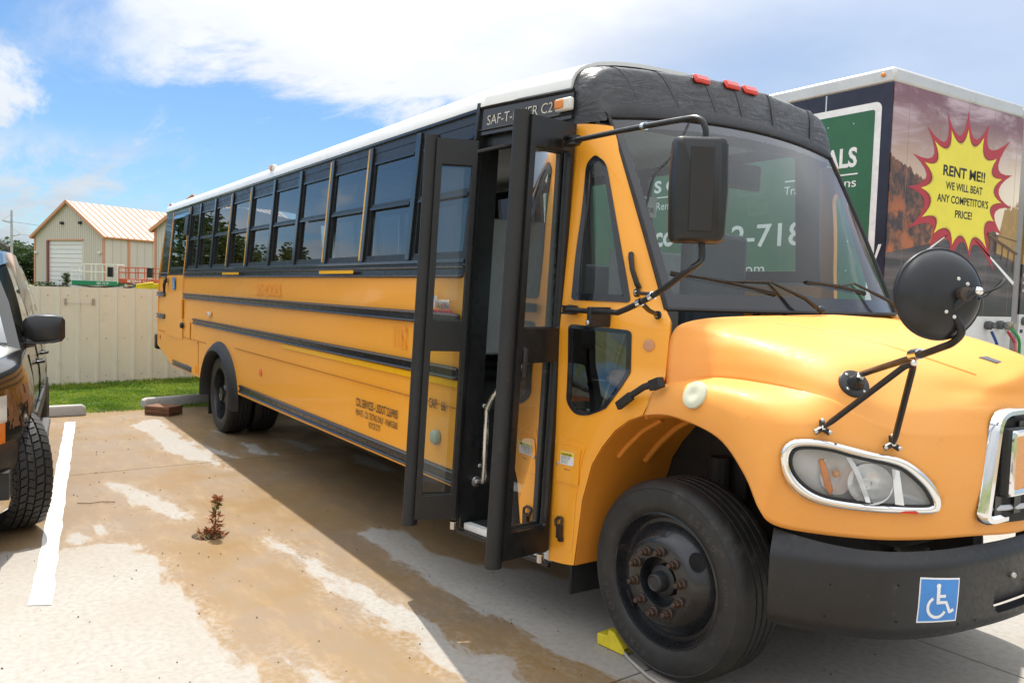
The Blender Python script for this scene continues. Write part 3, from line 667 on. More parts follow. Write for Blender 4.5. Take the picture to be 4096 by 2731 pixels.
# round lamps and reflectors on the side
def puck(name, c, r, h, m, n=(0, -1, 0), parent=bus, dome=.5):
    return MB().lathe(c, n, [(r, 0), (r, h * .5), (r * .85, h * .85), (r * .5, h), (.0001, h * 1.05)], 24).build(name, m, parent, smooth=50)
puck('vent_cap', (0.85, 0, 0.855), 0.047, 0.035, mat('vent_grey', (0.30, 0.36, 0.27), .5))
puck('reflector', (-2.89, 0, 0.89), 0.037, 0.006, mat('reflector_orange', (0.85, 0.14, 0.03), .2, coat=.5)); puck('reflector', (-8.16, 0, 0.93), 0.035, 0.006, red)
sm = MB().box(-5.09, -4.93, -0.03, 0, 1.375, 1.42).build('side_marker', lampw, bus, bevel=.006); MB().box(-5.085, -5.0, -.032, -.03, 1.38, 1.415).build('lens', amber, sm, smooth=0)
emb = text_mesh('emblem', 'Thomas', 0.105, s2(0.765, 1.655, -.008), chrome, bus, bold=.035, sx=.62, label='chrome Thomas emblem over a red bar on the side')
MB().box(0.762, 1.005, -.007, 0, 1.612, 1.645).build('emblem_bar', red, bus, smooth=0, bevel=.002)
text_mesh('emblem_lettering', 'BUILT BUSES', 0.028, s2(0.772, 1.619, -.0085), chrome, bus, bold=.02, sx=.98)
# emergency door near the rear
ed = panel('emergency_door', rect(-7.70, -6.56, 0.99, 1.862), [], side(-0.006), yellow, bus, thick=0.012, smooth=0)
panel('door_window_frame', rect(-7.66, -6.58, 1.90, 2.80), [rect(-7.60, -6.64, 1.95, 2.735, .03)], side(-0.006), blk, ed, thick=0.015, smooth=0)
panel('door_pane', rect(-7.61, -6.63, 1.94, 2.745), [], side(0.004), glass('rear_glass', (.30, .38, .36), 1.8), ed, thick=0, smooth=0)
for x in (-7.665, -6.585): MB().box(x - .018, x + .012, -.012, -.0065, 1.88, 2.79, lambda x, y, z: (x, ys(z) + y, z)).build('yellow_edge', yellow, ed, smooth=0)
MB().box(-7.60, -6.64, -.010, .0, 2.69, 2.735, lambda x, y, z: (x, ys(z) + y, z)).build('blue_tape', mat('tape_blue', (0.16, 0.40, 0.72), .5), ed, smooth=0)
MB().box(-6.72, -6.52, -.035, -.007, 2.42, 2.70, lambda x, y, z: (x, ys(z) + y, z)).build('hinge_cover', blk2, ed, bevel=.006)
MB().box(-7.05, -6.78, .03, .032, 2.09, 2.17, lambda x, y, z: (x, ys(z) + y, z)).build('green_sticker', mat('sticker_green', (0.36, 0.62, 0.08), .5), ed, smooth=0)
hd = MB(); hd.tube([(-7.62, -.03, 1.80), (-7.62, -.045, 1.72), (-7.64, -.04, 1.60)], [.02, .022, .015], 8); hd.box(-7.67, -7.58, -.03, -.006, 1.76, 1.83); hd.build('handle', blk2, ed)
MB().lathe((-6.50, -.004, 1.185), (0, -1, 0), [(.04, 0), (.04, .025), (.03, .04), (.0001, .042)], 18).build('latch', blk2, ed)
hg = MB()
for i in range(4): hg.box(-6.56, -6.535, -.014, 0, 1.30 + i * .06, 1.35 + i * .06)
hg.box(-6.585, -6.56, -.016, 0, 1.28, 1.54); hg.build('hinge', yellow, ed, smooth=0)
stk = MB().box(-7.22, -7.06, -.009, -.0065, 1.665, 1.84).build('access_sticker', mat('access_blue', (0.05, 0.24, 0.62), .4), ed, smooth=0)
MB().box(-6.30, -6.08, -.008, 0, 1.03, 1.25).build('fuel_flap', yellow, bus, bevel=.02)
fl = MB(); fl.box(-6.01, -5.62, -.010, 0, 1.0, 1.015); fl.box(-5.75, -5.70, -.012, 0, .62, .70); fl.build('hinge', yellow, bus, smooth=0)
# rear flare of black rubber
fl = []
for i, a in enumerate(range(-8, 189, 7)):
    ca, sa = cos(R(a)), sin(R(a)); pin = Vector((-4.5 + 0.68 * ca, 0, 0.47 + 0.51 * sa)); pout = Vector((-4.5 + 0.80 * ca, 0, 0.47 + 0.625 * sa))
    q = lambda s, y: (pin.x + (pout.x - pin.x) * s, y, pin.z + (pout.z - pin.z) * s)
    fl.append([q(0, 0.05), q(0, -0.05), q(.12, -.075), q(.5, -.06), q(.9, -.02), q(1, 0.0), q(.95, .01)])
MB().loft(fl, caps=False, closed=False).build('wheel_flare', rubber, bus, smooth=50)
MB().grid([[(-4.5 + 0.72 * cos(R(a)), y, 0.47 + 0.56 * sin(R(a))) for a in range(0, 181, 10)] for y in (0.05, 0.8)]).build('wheel_housing', dark, bus)
# roof
def roof_sec(x, k=0.0, ztop=3.025, a0=0.0):
    out = []
    for i in range(25):
        a = pi * i / 24; c = cos(a); s_ = sin(a)
        yy = YC - (1.118 + k) * math.copysign(abs(c) ** 0.62, c); zz = 2.828 + (ztop - 2.828 + max(k, .004 if k < -.04 else k)) * abs(s_) ** 0.72
        out.append((x, yy, zz))
    return out
MB().loft([roof_sec(x) for x in (-8.2, -6, -3, 0, 1.185)], caps=False, closed=False).build('roof', roofm, bus, smooth=40, solid=.02)
MB().loft([roof_sec(x, .004 - (x - 1.17) * .205) for x in (1.17, 1.5, 1.82)], caps=False, closed=False).build('roof_front', roofm, bus, smooth=40, solid=.02)
MB().loft([[(-8.15, y, z) for _, y, z in roof_sec(0, -.03)], [(1.15, y, z) for _, y, z in roof_sec(0, -.03)], [(1.78, y, z - .02) for _, y, z in roof_sec(0, -.165, 2.985)]], caps=False, closed=False).build('ceiling', int_ceil, bus, smooth=40)
gt = MB(); gt.box(-8.22, 1.12, .088, .112, 2.812, 2.842); gt.box(-8.22, 1.8, 2 * YC - .112, 2 * YC - .088, 2.812, 2.842); gt.build('gutter', blk, bus, smooth=0, bevel=.004)
for x0, x1 in ((-1.98, -0.50), (-4.4, -3.45), (-7.6, -6.2)):
    MB().loft([[(x, y, z) for _, y, z in roof_sec(0, .003)[1:3]] for x in (x0, x1)], caps=False, closed=False).build('roof_sticker', mat('sticker_faded', (0.72, 0.46, 0.13), .6, var=.3, vscale=6), bus, smooth=0)
def roofpt(u0, h0, off=.005):
    P = [Vector((0, y, z)) for _, y, z in roof_sec(0, off)[:10]]
    def f(u, v):
        h = h0 + v; i = 0
        while i < len(P) - 2 and (P[i + 1] - P[i]).length < h: h -= (P[i + 1] - P[i]).length; i += 1
        q = P[i] + (P[i + 1] - P[i]).normalized() * h; return (u0 + u, q.y, q.z)
    return f
for u0 in (-1.75, -4.15): text_mesh('lettering', 'EMERGENCY EXIT', 0.07, roofpt(u0, 0.075), mat('ink_faded', (0.35, 0.34, 0.33), .6), bus, sx=1.3)
for i in range(34):
    for dz in (0.02, .05): share(rv, 'roof_rivet', bus, (0, 0, 0)).location = (1.0 - 0.26 * i + (.015 if dz > .03 else 0), .098 + dz * .25, 2.84 + dz)
def marker(c, d, m, name):
    c = Vector(c); b = MB().obox(c, (.055, 0, 0), (0, .02, 0), (0, 0, .03)).build(name, lampw, bus, bevel=.008)
    MB().obox(c + Vector((-.022 * d, -.014, .004)), (.036, 0, 0), (0, .014, 0), (0, 0, .024)).build('lens', m, b, bevel=.008); return b
marker((-2.93, .115, 2.93), 1, amber, 'clearance_lamp'); marker((-8.05, .14, 2.93), 1, red, 'clearance_lamp')
# rear wall and bumper
rw = MB(); rw.add([(-8.39, 0, .8), (-8.39, 2.44, .8), (-8.31, 2.44, 1.86), (-8.21, 2.335, 2.83), (-8.19, 1.22, 3.0), (-8.21, .105, 2.83), (-8.31, 0, 1.86)], [tuple(range(7))]); rw.build('rear_wall', yellow, bus, smooth=0)
MB().box(-8.55, -8.40, -.02, 2.46, .72, .96).build('rear_bumper', blk2, bus, bevel=.03)
# ------------------------------------------------------------------ inside
it = MB(); it.box(-8.2, 1.12, .06, 2.38, .98, 1.03); it.box(1.12, 2.2, .72, 2.30, .98, 1.03); it.build('floor', int_floor, bus, smooth=0)
for i in range(10):
    x = -0.15 - .78 * i
    for y0, y1 in ((0.12, 1.0), (1.44, 2.32)):
        s0 = MB(); s0.box(x - .10, x, y0, y1, 1.3, 2.02); s0.box(x, x + .42, y0, y1, 1.38, 1.5); s0.box(x + .1, x + .14, y0 + .1, y0 + .14, 1.03, 1.4); s0.build('passenger_seat', seat_m, bus, smooth=0, bevel=.03)
MB().box(.70, .74, .14, .98, 1.35, 2.24).build('barrier_panel', int_grey, bus, smooth=0, bevel=.02)
MB().box(.71, .735, 1.44, 2.3, 1.2, 2.1).build('barrier_panel', int_grey, bus, smooth=0, bevel=.02)
wl_ = MB(); wl_.box(-8.1, 1.1, .052, .06, 1.03, 1.96); wl_.box(-8.1, 1.8, 2.375, 2.385, 1.03, 1.96); wl_.build('inner_wall', int_grey, bus, smooth=0)
sg = MB().box(.745, .748, 1.6, 1.85, 2.35, 2.5).build('exit_sign', lampw, bus, smooth=0); text_mesh('lettering', 'EMER', .07, lambda u, v: (.7495, 1.62 + u * .8, 2.44 + v * .8), ink, sg, bold=.02); text_mesh('lettering', 'DOOR', .07, lambda u, v: (.7495, 1.66 + u * .8, 2.38 + v * .8), ink, sg, bold=.02)
# stepwell: three treads with white edging, black side walls
MB().box(1.12, 1.135, .02, .66, .36, 1.06).build('stepwell_wall', blk2, bus, smooth=0); MB().box(1.89, 1.905, .15, .66, .36, 1.03).build('stepwell_wall', blk2, bus, smooth=0)
skew = lambda x, y, z: (x, y + .153 * max(0, x - 1.1), z)
edge_w = mat('step_white', (0.74, 0.74, 0.72), .7, var=.1, vscale=9, dirt=((.35, .33, .3), .3, 18))
for y, z in ((0.03, .385), (.23, .63), (.43, .86), (.63, 1.03)):
    s0 = MB(); s0.box(1.136, 1.885, y + .012, y + .25, z - .03, z, skew); (s0.box(1.136, 1.885, y + .012, y + .03, z - .24, z - .031, skew) if z > .5 else None); s0.build('step', int_floor, bus, smooth=0)
    if z < 1: MB().box(1.15, 1.88, y - .004, y + .045, z - .035, z + .006, skew).build('step_edging', edge_w, bus, bevel=.006)
ru = MB().box(1.12, 1.89, -.004, .02, .325, .35, skew).build('step_sill', blk2, bus, bevel=.004)
MB().tube(spline([(1.138, .12, .625), (1.19, .12, .635), (1.222, .12, .68), (1.235, .12, 1.0), (1.252, .12, 1.10), (1.36, .13, 1.22), (1.48, .17, 1.33), (1.62, .24, 1.46)], 6), .0165, 12).build('grab_rail', steel, bus); MB().lathe((1.137, .12, .625), (1, 0, 0), [(.035, 0), (.03, .008), (.017, .012), (.0001, .013)], 14).build('rail_flange', steel, bus)
lv = MB()
for i in range(9):
    for z in (.83, .90): lv.box(1.136, 1.141, .08 + i * .05, .10 + i * .05, z, z + .035)
lv.build('vent_slots', blk, bus, smooth=0)['kind'] = 'stuff'
puck('bolt', (1.137, .16, 1.08), .014, .012, bolt_m, (1, 0, 0)); puck('bolt', (1.137, .14, .72), .014, .012, bolt_m, (1, 0, 0))
# dash, steering wheel, driver seat, visor panel
dm = mat('dash_grey', (0.10, 0.105, 0.11), .6)
MB().loft([[(2.15, y, 1.0), (2.15, y, 1.52), (2.30, y, 1.63), (2.46, y, 1.63), (2.46, y, 1.0)] for y in (.75, 1.2, 2.1)]).build('dashboard', dm, bus, bevel=.03)
sw = MB(); cc = Vector((2.0, 1.72, 1.66)); ax = Vector((-.55, 0, .83)); _, u_, w_ = frame(ax)
sw.tube([cc + (u_ * cos(2 * pi * i / 28) + w_ * sin(2 * pi * i / 28)) * .23 for i in range(29)], .014, 8, caps=False)
for a in (0, 2.1, 4.2): sw.tube([cc - ax.normalized() * .05, cc + (u_ * cos(a) + w_ * sin(a)) * .22], .012, 6)
sw.tube([cc - ax.normalized() * .05, cc - ax.normalized() * .4], .03, 8); sw.build('steering_wheel', blk2, bus)
ds = MB(); ds.box(1.35, 1.47, 1.5, 2.05, 1.45, 2.2); ds.box(1.4, 1.85, 1.5, 2.05, 1.35, 1.48); ds.box(1.5, 1.75, 1.65, 1.9, 1.03, 1.36); ds.build('driver_seat', seat_m, bus, bevel=.04)
MB().box(1.90, 1.94, .35, 2.1, 2.66, 2.86).build('header_board', mat('header_dark', (.03, .03, .033), .6), bus, smooth=0)
MB().box(1.98, 2.01, .95, 1.5, 2.40, 2.55).build('inside_mirror', blk2, bus, bevel=.02)
ps = MB(); ps.tube([(1.14, .66, 1.03), (1.14, .66, 2.9)], .018, 8); ps.build('stanchion', steel, bus)
MB().tube([(2.17, .20, 1.15), (2.35, .20, 1.60)], .014, 8).build('grab_rail', steel, bus)
MB().box(1.98, 2.2, .50, .68, 1.05, 1.24).build('red_box', mat('red_box', (.35, .02, .02), .5), bus, bevel=.01)
# under the floor
for y in (.75, 1.6): MB().box(-8.0, 3.3, y, y + .09, .55, .80).build('frame_rail', dark, bus, smooth=0)
MB().box(-8.1, 1.1, .1, 2.34, .90, .96).build('underfloor', dark, bus, smooth=0)
MB().tube([(-4.66, .3, .459), (-4.66, 2.14, .459)], .09, 10).build('rear_axle', dark, bus); MB().box(2.5, 2.68, .45, 2.0, .36, .5).build('front_axle', dark, bus, bevel=.02)
MB().box(2.35, 3.45, .75, 1.70, .75, 1.30).build('engine', dark, bus, bevel=.06); MB().box(-2.2, -.6, .25, .75, .42, .88).build('fuel_tank', dark, bus, bevel=.05)
MB().box(-3.4, -2.7, 1.65, 2.25, .45, .85).build('battery_box', dark, bus, bevel=.03)
for y in (.62, 1.82): MB().tube([(2.58, y, .5), (2.58, y, 1.0)], .05, 10).build('shock_absorber', dark, bus)
spg = MB(); spg.tube([(2.90 + .035 * cos(i * .8), .60 + .035 * sin(i * .8), .98 + i * .0045) for i in range(48)], .008, 6); spg.build('coil_spring', mat('rust', (.16, .07, .035), .8, var=.4, vscale=20), bus)
MB().tube(spline([(2.85, .62, .85), (2.95, .56, .95), (3.05, .6, .96), (3.15, .68, .88)], 5), .03, 8).build('hose', mat('hose_grey', (.05, .05, .052), .6), bus)
# front wheel well, painted inside like the hood
lip = [(2.061, .156, .385), (2.087, .156, .563), (2.11, .156, .731), (2.176, .156, .925), (2.25, .156, 1.027), (2.339, .156, 1.12), (2.439, .156, 1.185), (2.528, .156, 1.221), (2.695, .156, 1.246), (2.863, .156, 1.227), (3.02, .156, 1.174), (3.145, .156, 1.065)]
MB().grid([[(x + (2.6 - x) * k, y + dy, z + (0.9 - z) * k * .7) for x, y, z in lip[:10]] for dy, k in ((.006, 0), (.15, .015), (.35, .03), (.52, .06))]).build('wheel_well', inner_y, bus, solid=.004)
MB().grid([[(x, .68, z) for x, y, z in lip[:9]], [(x, .685, .8) for x, y, z in lip[:9]]]).build('well_back', dark, bus)
def well_at(i, dy):
    a, c = Vector(lip[int(i)]), Vector(lip[min(int(i) + 1, 9)]); q = a.lerp(c, i - int(i)); k = .015 * dy / .15; q = Vector((q.x + (2.6 - q.x) * k, q.y + dy, q.z + (.9 - q.z) * k * .7)); return q + (Vector((2.6, q.y, .46)) - q).normalized() * .004
for a_, c_, r_ in (((3.0, .34), (6.6, .42), .020), ((3.4, .14), (6.0, .20), .016), ((6.9, .03), (7.4, .34), .014)):
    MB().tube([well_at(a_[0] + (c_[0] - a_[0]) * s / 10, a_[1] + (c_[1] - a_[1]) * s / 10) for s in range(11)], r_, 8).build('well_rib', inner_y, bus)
puck('well_plug', (2.29, .44, .79), .03, .02, rubber, (1, -.3, -.2))
MB().box(2.02, 2.035, .16, .50, .22, .52).build('mud_flap', rubber, bus, bevel=.012)
MB().box(-5.40, -5.385, .08, .62, .12, .55).build('mud_flap', rubber, bus, bevel=.012)
# ------------------------------------------------------------------ cowl side panel with its two windows
CB = [(2.061, .156, .385), (2.087, .156, .563), (2.11, .156, .731), (2.176, .156, .925), (2.25, .156, 1.027), (2.339, .156, 1.12), (2.439, .156, 1.185), (2.528, .156, 1.221), (2.565, .158, 1.285), (2.57, .20, 1.36), (2.573, .243, 1.40), (2.573, .25, 1.49), (2.572, .26, 1.60), (2.555, .28, 1.66), (2.50, .30, 1.705), (2.41, .302, 1.887), (2.31, .304, 2.10), (2.187, .306, 2.355), (2.062, .308, 2.612)]
def cowl_p(u, z):
    """cowl side: from the door jamb it curves inwards to the wheel arch, hood seam and windshield pillar"""
    k = 0; zz = max(CB[0][2], min(CB[-1][2], z))
    while k < len(CB) - 2 and CB[k + 1][2] < zz: k += 1
    f = (zz - CB[k][2]) / (CB[k + 1][2] - CB[k][2]); B = Vector(CB[k]).lerp(Vector(CB[k + 1]), f); A = Vector((1.895, .118 + ys(z), z)); B.z = z
    C = Vector((A.x + .7 * (B.x - A.x), A.y + .12 * (B.y - A.y), z)); return A * (1 - u) ** 2 + C * 2 * u * (1 - u) + B * u * u
CS = .5
def cowl(off=0.0):
    def f(h, z):
        p = cowl_p(h / CS, z); q = cowl_p(h / CS + .02, z); d = (q - p).normalized(); return (p.x - d.y * off, p.y + d.x * off, z)
    return f
def cz(L): return [(u * CS, z) for u, z in L]
zr = [q[2] for q in CB]
cow_out = [(0, .372)] + [(CS, z) for z in zr] + [(0, 2.635)]
lowwin = roundpoly(cz([(.135, 1.217), (.275, 1.164), (.49, 1.178), (.665, 1.376), (.645, 1.597), (.118, 1.608)]), [.03, .05, .05, .05, .02, .02])
triwin = roundpoly(cz([(.132, 1.738), (.675, 1.735), (.665, 2.42), (.475, 2.462), (.29, 2.42), (.155, 1.98)]), [.015, .02, .04, .03, .04, .1])
def shrink(poly, d):
    n = len(poly); out = []
    A = sum(poly[i][0] * poly[(i + 1) % n][1] - poly[(i + 1) % n][0] * poly[i][1] for i in range(n)); s_ = 1 if A > 0 else -1
    for i in range(n):
        a = Vector(poly[i - 1]); b = Vector(poly[(i + 1) % n]); t_ = (b - a)
        if t_.length < 1e-9: out.append(poly[i]); continue
        t_.normalize(); out.append((poly[i][0] - t_.y * d * s_, poly[i][1] + t_.x * d * s_))
    return out
cw = panel('cowl_panel', cow_out, [lowwin, triwin], cowl(), yellow, bus, step=.04, thick=.03, smooth=50)
frit = mat('frit_black', (0.012, 0.014, 0.02), .15, coat=.3)
for w, bd in ((lowwin, .016), (triwin, .030)):
    inn = shrink(w, bd)
    o = panel('cowl_window', shrink(w, -.004), [inn], cowl(-.006), frit, bus, step=.05, thick=.012, smooth=50)
    panel('pane', inn, [], cowl(-.002), gl_clear if w is triwin else gl_side, o, step=.05, thick=0, smooth=50)
for z in (.62, .8, 1.0, 1.25, 1.5, 1.72, 1.95, 2.2, 2.45):
    share(rv, 'rivet', bus, cowl(0)(.03, z))
dp = panel('access_panel', roundpoly(cz([(.15, .46), (.85, .46), (.80, .70), (.66, 1.02), (.12, 1.045)]), .015), [], cowl(-.003), yellow, bus, step=.05, thick=.003)
fdoor = panel('filler_door', roundpoly(cz([(.155, .805), (.78, .805), (.60, 1.0), (.15, .995)]), .02), [], cowl(-.010), yellow, bus, step=.04, thick=.008)
def lab(L): return cz(L)
panel('caution_label', lab([(.226, .897), (.555, .899), (.50, .966), (.211, .965)]), [], cowl(-.0115), mat('label_white', (.78, .78, .76), .5), fdoor, step=.04, thick=0, smooth=0)
panel('caution_header', lab([(.216, .944), (.515, .945), (.502, .964), (.213, .963)]), [], cowl(-.0125), mat('label_yellow', (.85, .68, .02), .5), fdoor, step=.04, thick=0, smooth=0)
def ct(u0, z0, off, k=1.6): return lambda u, v: cowl(off)(u0 * CS + u * k, z0 + v)
text_mesh('lettering', 'CAUTION', .017, ct(.235, .946, -.0135), ink, fdoor, bold=.03, sx=.9)
text_mesh('lettering', 'USE DEF ONLY', .012, ct(.24, .932, -.0125), ink, fdoor, sx=.85); text_mesh('lettering', 'DIESEL EXHAUST FLUID', .007, ct(.24, .924, -.0125), ink, fdoor, sx=.8)
text_mesh('lettering', 'Using any other fluid can\n- Damage the vehicle\n- Degrade fuel economy', .006, ct(.24, .917, -.0125), ink, fdoor, sx=.9)
text_mesh('lettering', 'DIESEL FUEL', .009, ct(.34, .872, -.0115), ink, fdoor, sx=.9)
puck('lock', cowl(-.010)(.175 * CS, .895), .009, .006, bolt_m, parent=fdoor)
hk = Vector(cowl(-.012)(.39 * CS, .58)); lt = MB(); lt.tube([hk + Vector(q) for q in ((-.02, 0, .035), (-.03, -.008, .02), (-.022, -.012, .0), (.0, -.012, -.008), (.02, -.01, .004), (.022, -.006, .028), (.01, 0, .04), (-.02, 0, .035))], .008, 8); lt.obox(hk + Vector((.006, -.008, -.03)), (.014, 0, 0), (0, .012, 0), (0, 0, .034)); lt.obox(hk + Vector((.012, -.004, -.07)), (.012, 0, 0), (0, .01, 0), (0, 0, .01))
lt.build('step_latch', mat('latch_brown', (.035, .024, .02), .5, var=.3), bus)
# hood latch strap, grab handle on the pillar, round reflector
hl = MB(); hl.tube([(2.425, .10, 1.255), (2.497, .108, 1.309), (2.57, .118, 1.356), (2.654, .135, 1.387)], [.014, .016, .016, .02], 8); hl.obox((2.46, .105, 1.28), (.045, 0, .03), (0, .012, 0), (-.012, 0, .016)); hl.obox((2.638, .13, 1.377), (.03, 0, .012), (0, .02, 0), (-.008, 0, .022)); hl.build('hood_latch', rubber, bus, bevel=.003)
def on_p(u, z, off=-.018): return cowl(off)(u * CS, z)
gh = MB(); gh.tube([on_p(.784, 1.965, -.004), on_p(.784, 1.945, -.02), on_p(.776, 1.886, -.024), on_p(.79, 1.82, -.02), on_p(.794, 1.80, -.004)], [.013, .013, .012, .013, .013], 8); gh.build('pillar_handle', rubber, bus)
puck('reflector', on_p(.82, 1.536, -.002), .028, .008, mat('reflector_dull', (.62, .30, .16), .5), (.45, -.9, 0))
# ------------------------------------------------------------------ front cap, taped over in black
cap_half = [[(1.815, .205, 2.625), (1.91, .215, 2.63), (1.97, .245, 2.64), (2.018, .30, 2.648)],
            [(1.80, .222, 2.83), (1.90, .232, 2.82), (1.962, .262, 2.785), (2.015, .325, 2.676)],
            [(1.79, .30, 2.95), (1.905, .325, 2.935), (1.962, .355, 2.885), (2.022, .43, 2.688)],
            [(1.79, .60, 3.0), (1.925, .61, 2.972), (1.982, .635, 2.922), (2.052, .72, 2.705)],
            [(1.79, YC, 3.032), (1.95, YC, 3.0), (2.008, YC, 2.948), (2.082, YC, 2.722)]]
cap = cap_half + [[(x, 2 * YC - y, z) for x, y, z in r] for r in cap_half[-2::-1]]
capg = patch(cap, 6, 8)
capm, nt, out = node_mat('tape_wrinkled'); t = NT(nt); v = t.coord((1, 1, 1))
n1 = t.noise(6, 7, .6, t.coord((1, .6, 2.2)), 1.4); n2 = t.noise(38, 4, .6, v)
b = t.bsdf(out, **{'Base Color': t.mix(t.ramp(n1, .35, .7), (.016, .017, .020), (.045, .047, .052)), 'Roughness': t.ramp(n2, .3, .7, .28, .5), 'Specular IOR Level': .6})
nt.links.new(t.bump(t.math('ADD', n1, t.math('MULTIPLY', n2, .15)), .55, .02), b.inputs['Normal'])
co = MB().grid(capg).build('front_cap', capm, bus, smooth=60)
def cap_at(y, s):
    """point on the cap at depth y across, s from the back edge (0) to the glass (1)"""
    i = min(range(len(capg)), key=lambda i: abs(capg[i][9].y - y)); r = capg[i]; f = s * (len(r) - 1); k = min(int(f), len(r) - 2)
    return r[k].lerp(r[k + 1], f - k)
for y in (.42, .66, .98, 1.22, 1.55, 1.95):
    mb = MB(); rows = []
    for s in [i / 10 for i in range(11)]:
        p = cap_at(y, .12 + .86 * s); n = Vector((.75, 0, .55)).normalized() * .004
        rows.append([p + Vector((0, -.018 + .05 * s, 0)) - n * 0.2, p + Vector((0, -.016 + .05 * s, 0)) + n, p + Vector((0, .016 + .05 * s, 0)) + n, p + Vector((0, .018 + .05 * s, 0)) - n * .2])
    mb.grid(rows).build('tape_strip', tape, co, smooth=60)
mb = MB(); rows = []
for i in range(6, len(capg) - 6):
    p = capg[i][-1] ; q = capg[i][-3]; rows.append([q + Vector((.004, 0, .002)), q.lerp(p, .5) + Vector((.009, 0, .002)), p + Vector((.004, 0, -.002))])
mb.grid(rows).build('tape_strip', tape, co, smooth=60)
for y in (1.02, 1.19, 1.36):
    p = cap_at(y, .60); b_ = MB().obox(p + Vector((.004, 0, .006)), (0, .058, 0), (.016, 0, -.022), (.007, 0, .006)).build('roof_lamp', red, co, bevel=.008)
    MB().obox(p + Vector((.010, 0, .013)), (0, .050, 0), (.012, 0, -.016), (.004, 0, .003)).build('lens_rib', red, b_, bevel=.004)
# header panel over the door with its lettering and lamp
def hy(x, z, off=0.0): return ys(z) + .153 * max(0.0, x - 1.1) + off
hdr = panel('door_header', [(1.10, 2.668), (1.86, 2.668), (1.86, 2.81), (1.55, 2.828), (1.10, 2.834)], [], lambda x, z: (x, hy(x, z, -.014), z), blk, bus, thick=.03, smooth=0)
MB().box(1.095, 1.125, -.03, .03, 2.64, 2.86, lambda x, y, z: (x, ys(z) + y, z)).build('header_post', blk2, hdr, bevel=.006)
for z_, r_ in ((2.695, .006), (2.832, .011)): MB().tube([(x, hy(x, z_, -.018), z_ - (.02 * (x - 1.1) if r_ > .01 else 0)) for x in (1.12, 1.5, 1.86)], r_, 6).build('header_trim', blk2, hdr)
text_mesh('lettering', 'SAF-T-LINER C2', .078, lambda u, v: (1.182 + u, hy(1.182 + u, 2.74, -.0165), 2.722 + v), mat('lettering_cream', (.62, .58, .46), .4), hdr, fit=.53, bold=-.003, shear=.1)
lamp = MB().obox((1.818, hy(1.818, 2.735, -.030), 2.742), (.058, .009, 0), (0, .016, 0), (0, 0, .034)).build('turn_lamp', lampw, hdr, bevel=.012)
MB().obox((1.797, hy(1.797, 2.735, -.036), 2.745), (.037, .006, 0), (0, .014, 0), (0, 0, .028)).build('lens', amber, lamp, bevel=.012)
# ------------------------------------------------------------------ windshield
NY, NZ = 36, 14
def wtop(s):
    y = .315 + s * (2 * YC - .63); e = abs(2 * s - 1); return Vector((2.085 - .07 * e ** 2.4, y, 2.722 - .055 * e ** 2))
def wbot(s):
    y = .30 + s * (2 * YC - .60); e = abs(2 * s - 1); return Vector((2.69 - .19 * e ** 2.2, y, 1.705))
W = []
for j in range(NZ + 1):
    t_ = j / NZ; row = []
    for i in range(NY + 1):
        s = i / NY; p = wbot(s).lerp(wtop(s), t_); e = abs(2 * s - 1)
        row.append(p + Vector((.045 * sin(pi * t_) * (1 - e ** 2), 0, .02 * sin(pi * t_))))
    W.append(row)
gi, fi = MB(), MB()
gi.v = [tuple(q) for r in W for q in r]; fi.v = list(gi.v)
for j in range(NZ):
    for i in range(NY):
        q = (j * (NY + 1) + i, j * (NY + 1) + i + 1, (j + 1) * (NY + 1) + i + 1, (j + 1) * (NY + 1) + i)
        (fi if (i < 1 or i >= NY - 1 or j < 1 or j >= NZ - 1) else gi).f.append(q)
ws = gi.build('windshield', gl_wind, bus, smooth=60); fi.build('frit_border', frit, ws, smooth=60)
sl = MB(); loop_ = [W[0][i] for i in range(NY + 1)] + [W[j][NY] for j in range(1, NZ + 1)] + [W[NZ][i] for i in range(NY - 1, -1, -1)] + [W[j][0] for j in range(NZ - 1, -1, -1)]
sl.tube([q + Vector((.004, 0, 0)) for q in loop_], .011, 6, caps=False); sl.build('seal', rubber, ws)
# far side pillar (mirror of the near one, solid)
fp = panel('far_pillar', cow_out, [triwin], lambda h, z: (lambda q: (q[0], 2 * YC - q[1], q[2]))(cowl()(h, z)), yellow, bus, step=.05, thick=.03, smooth=50, flip=True)
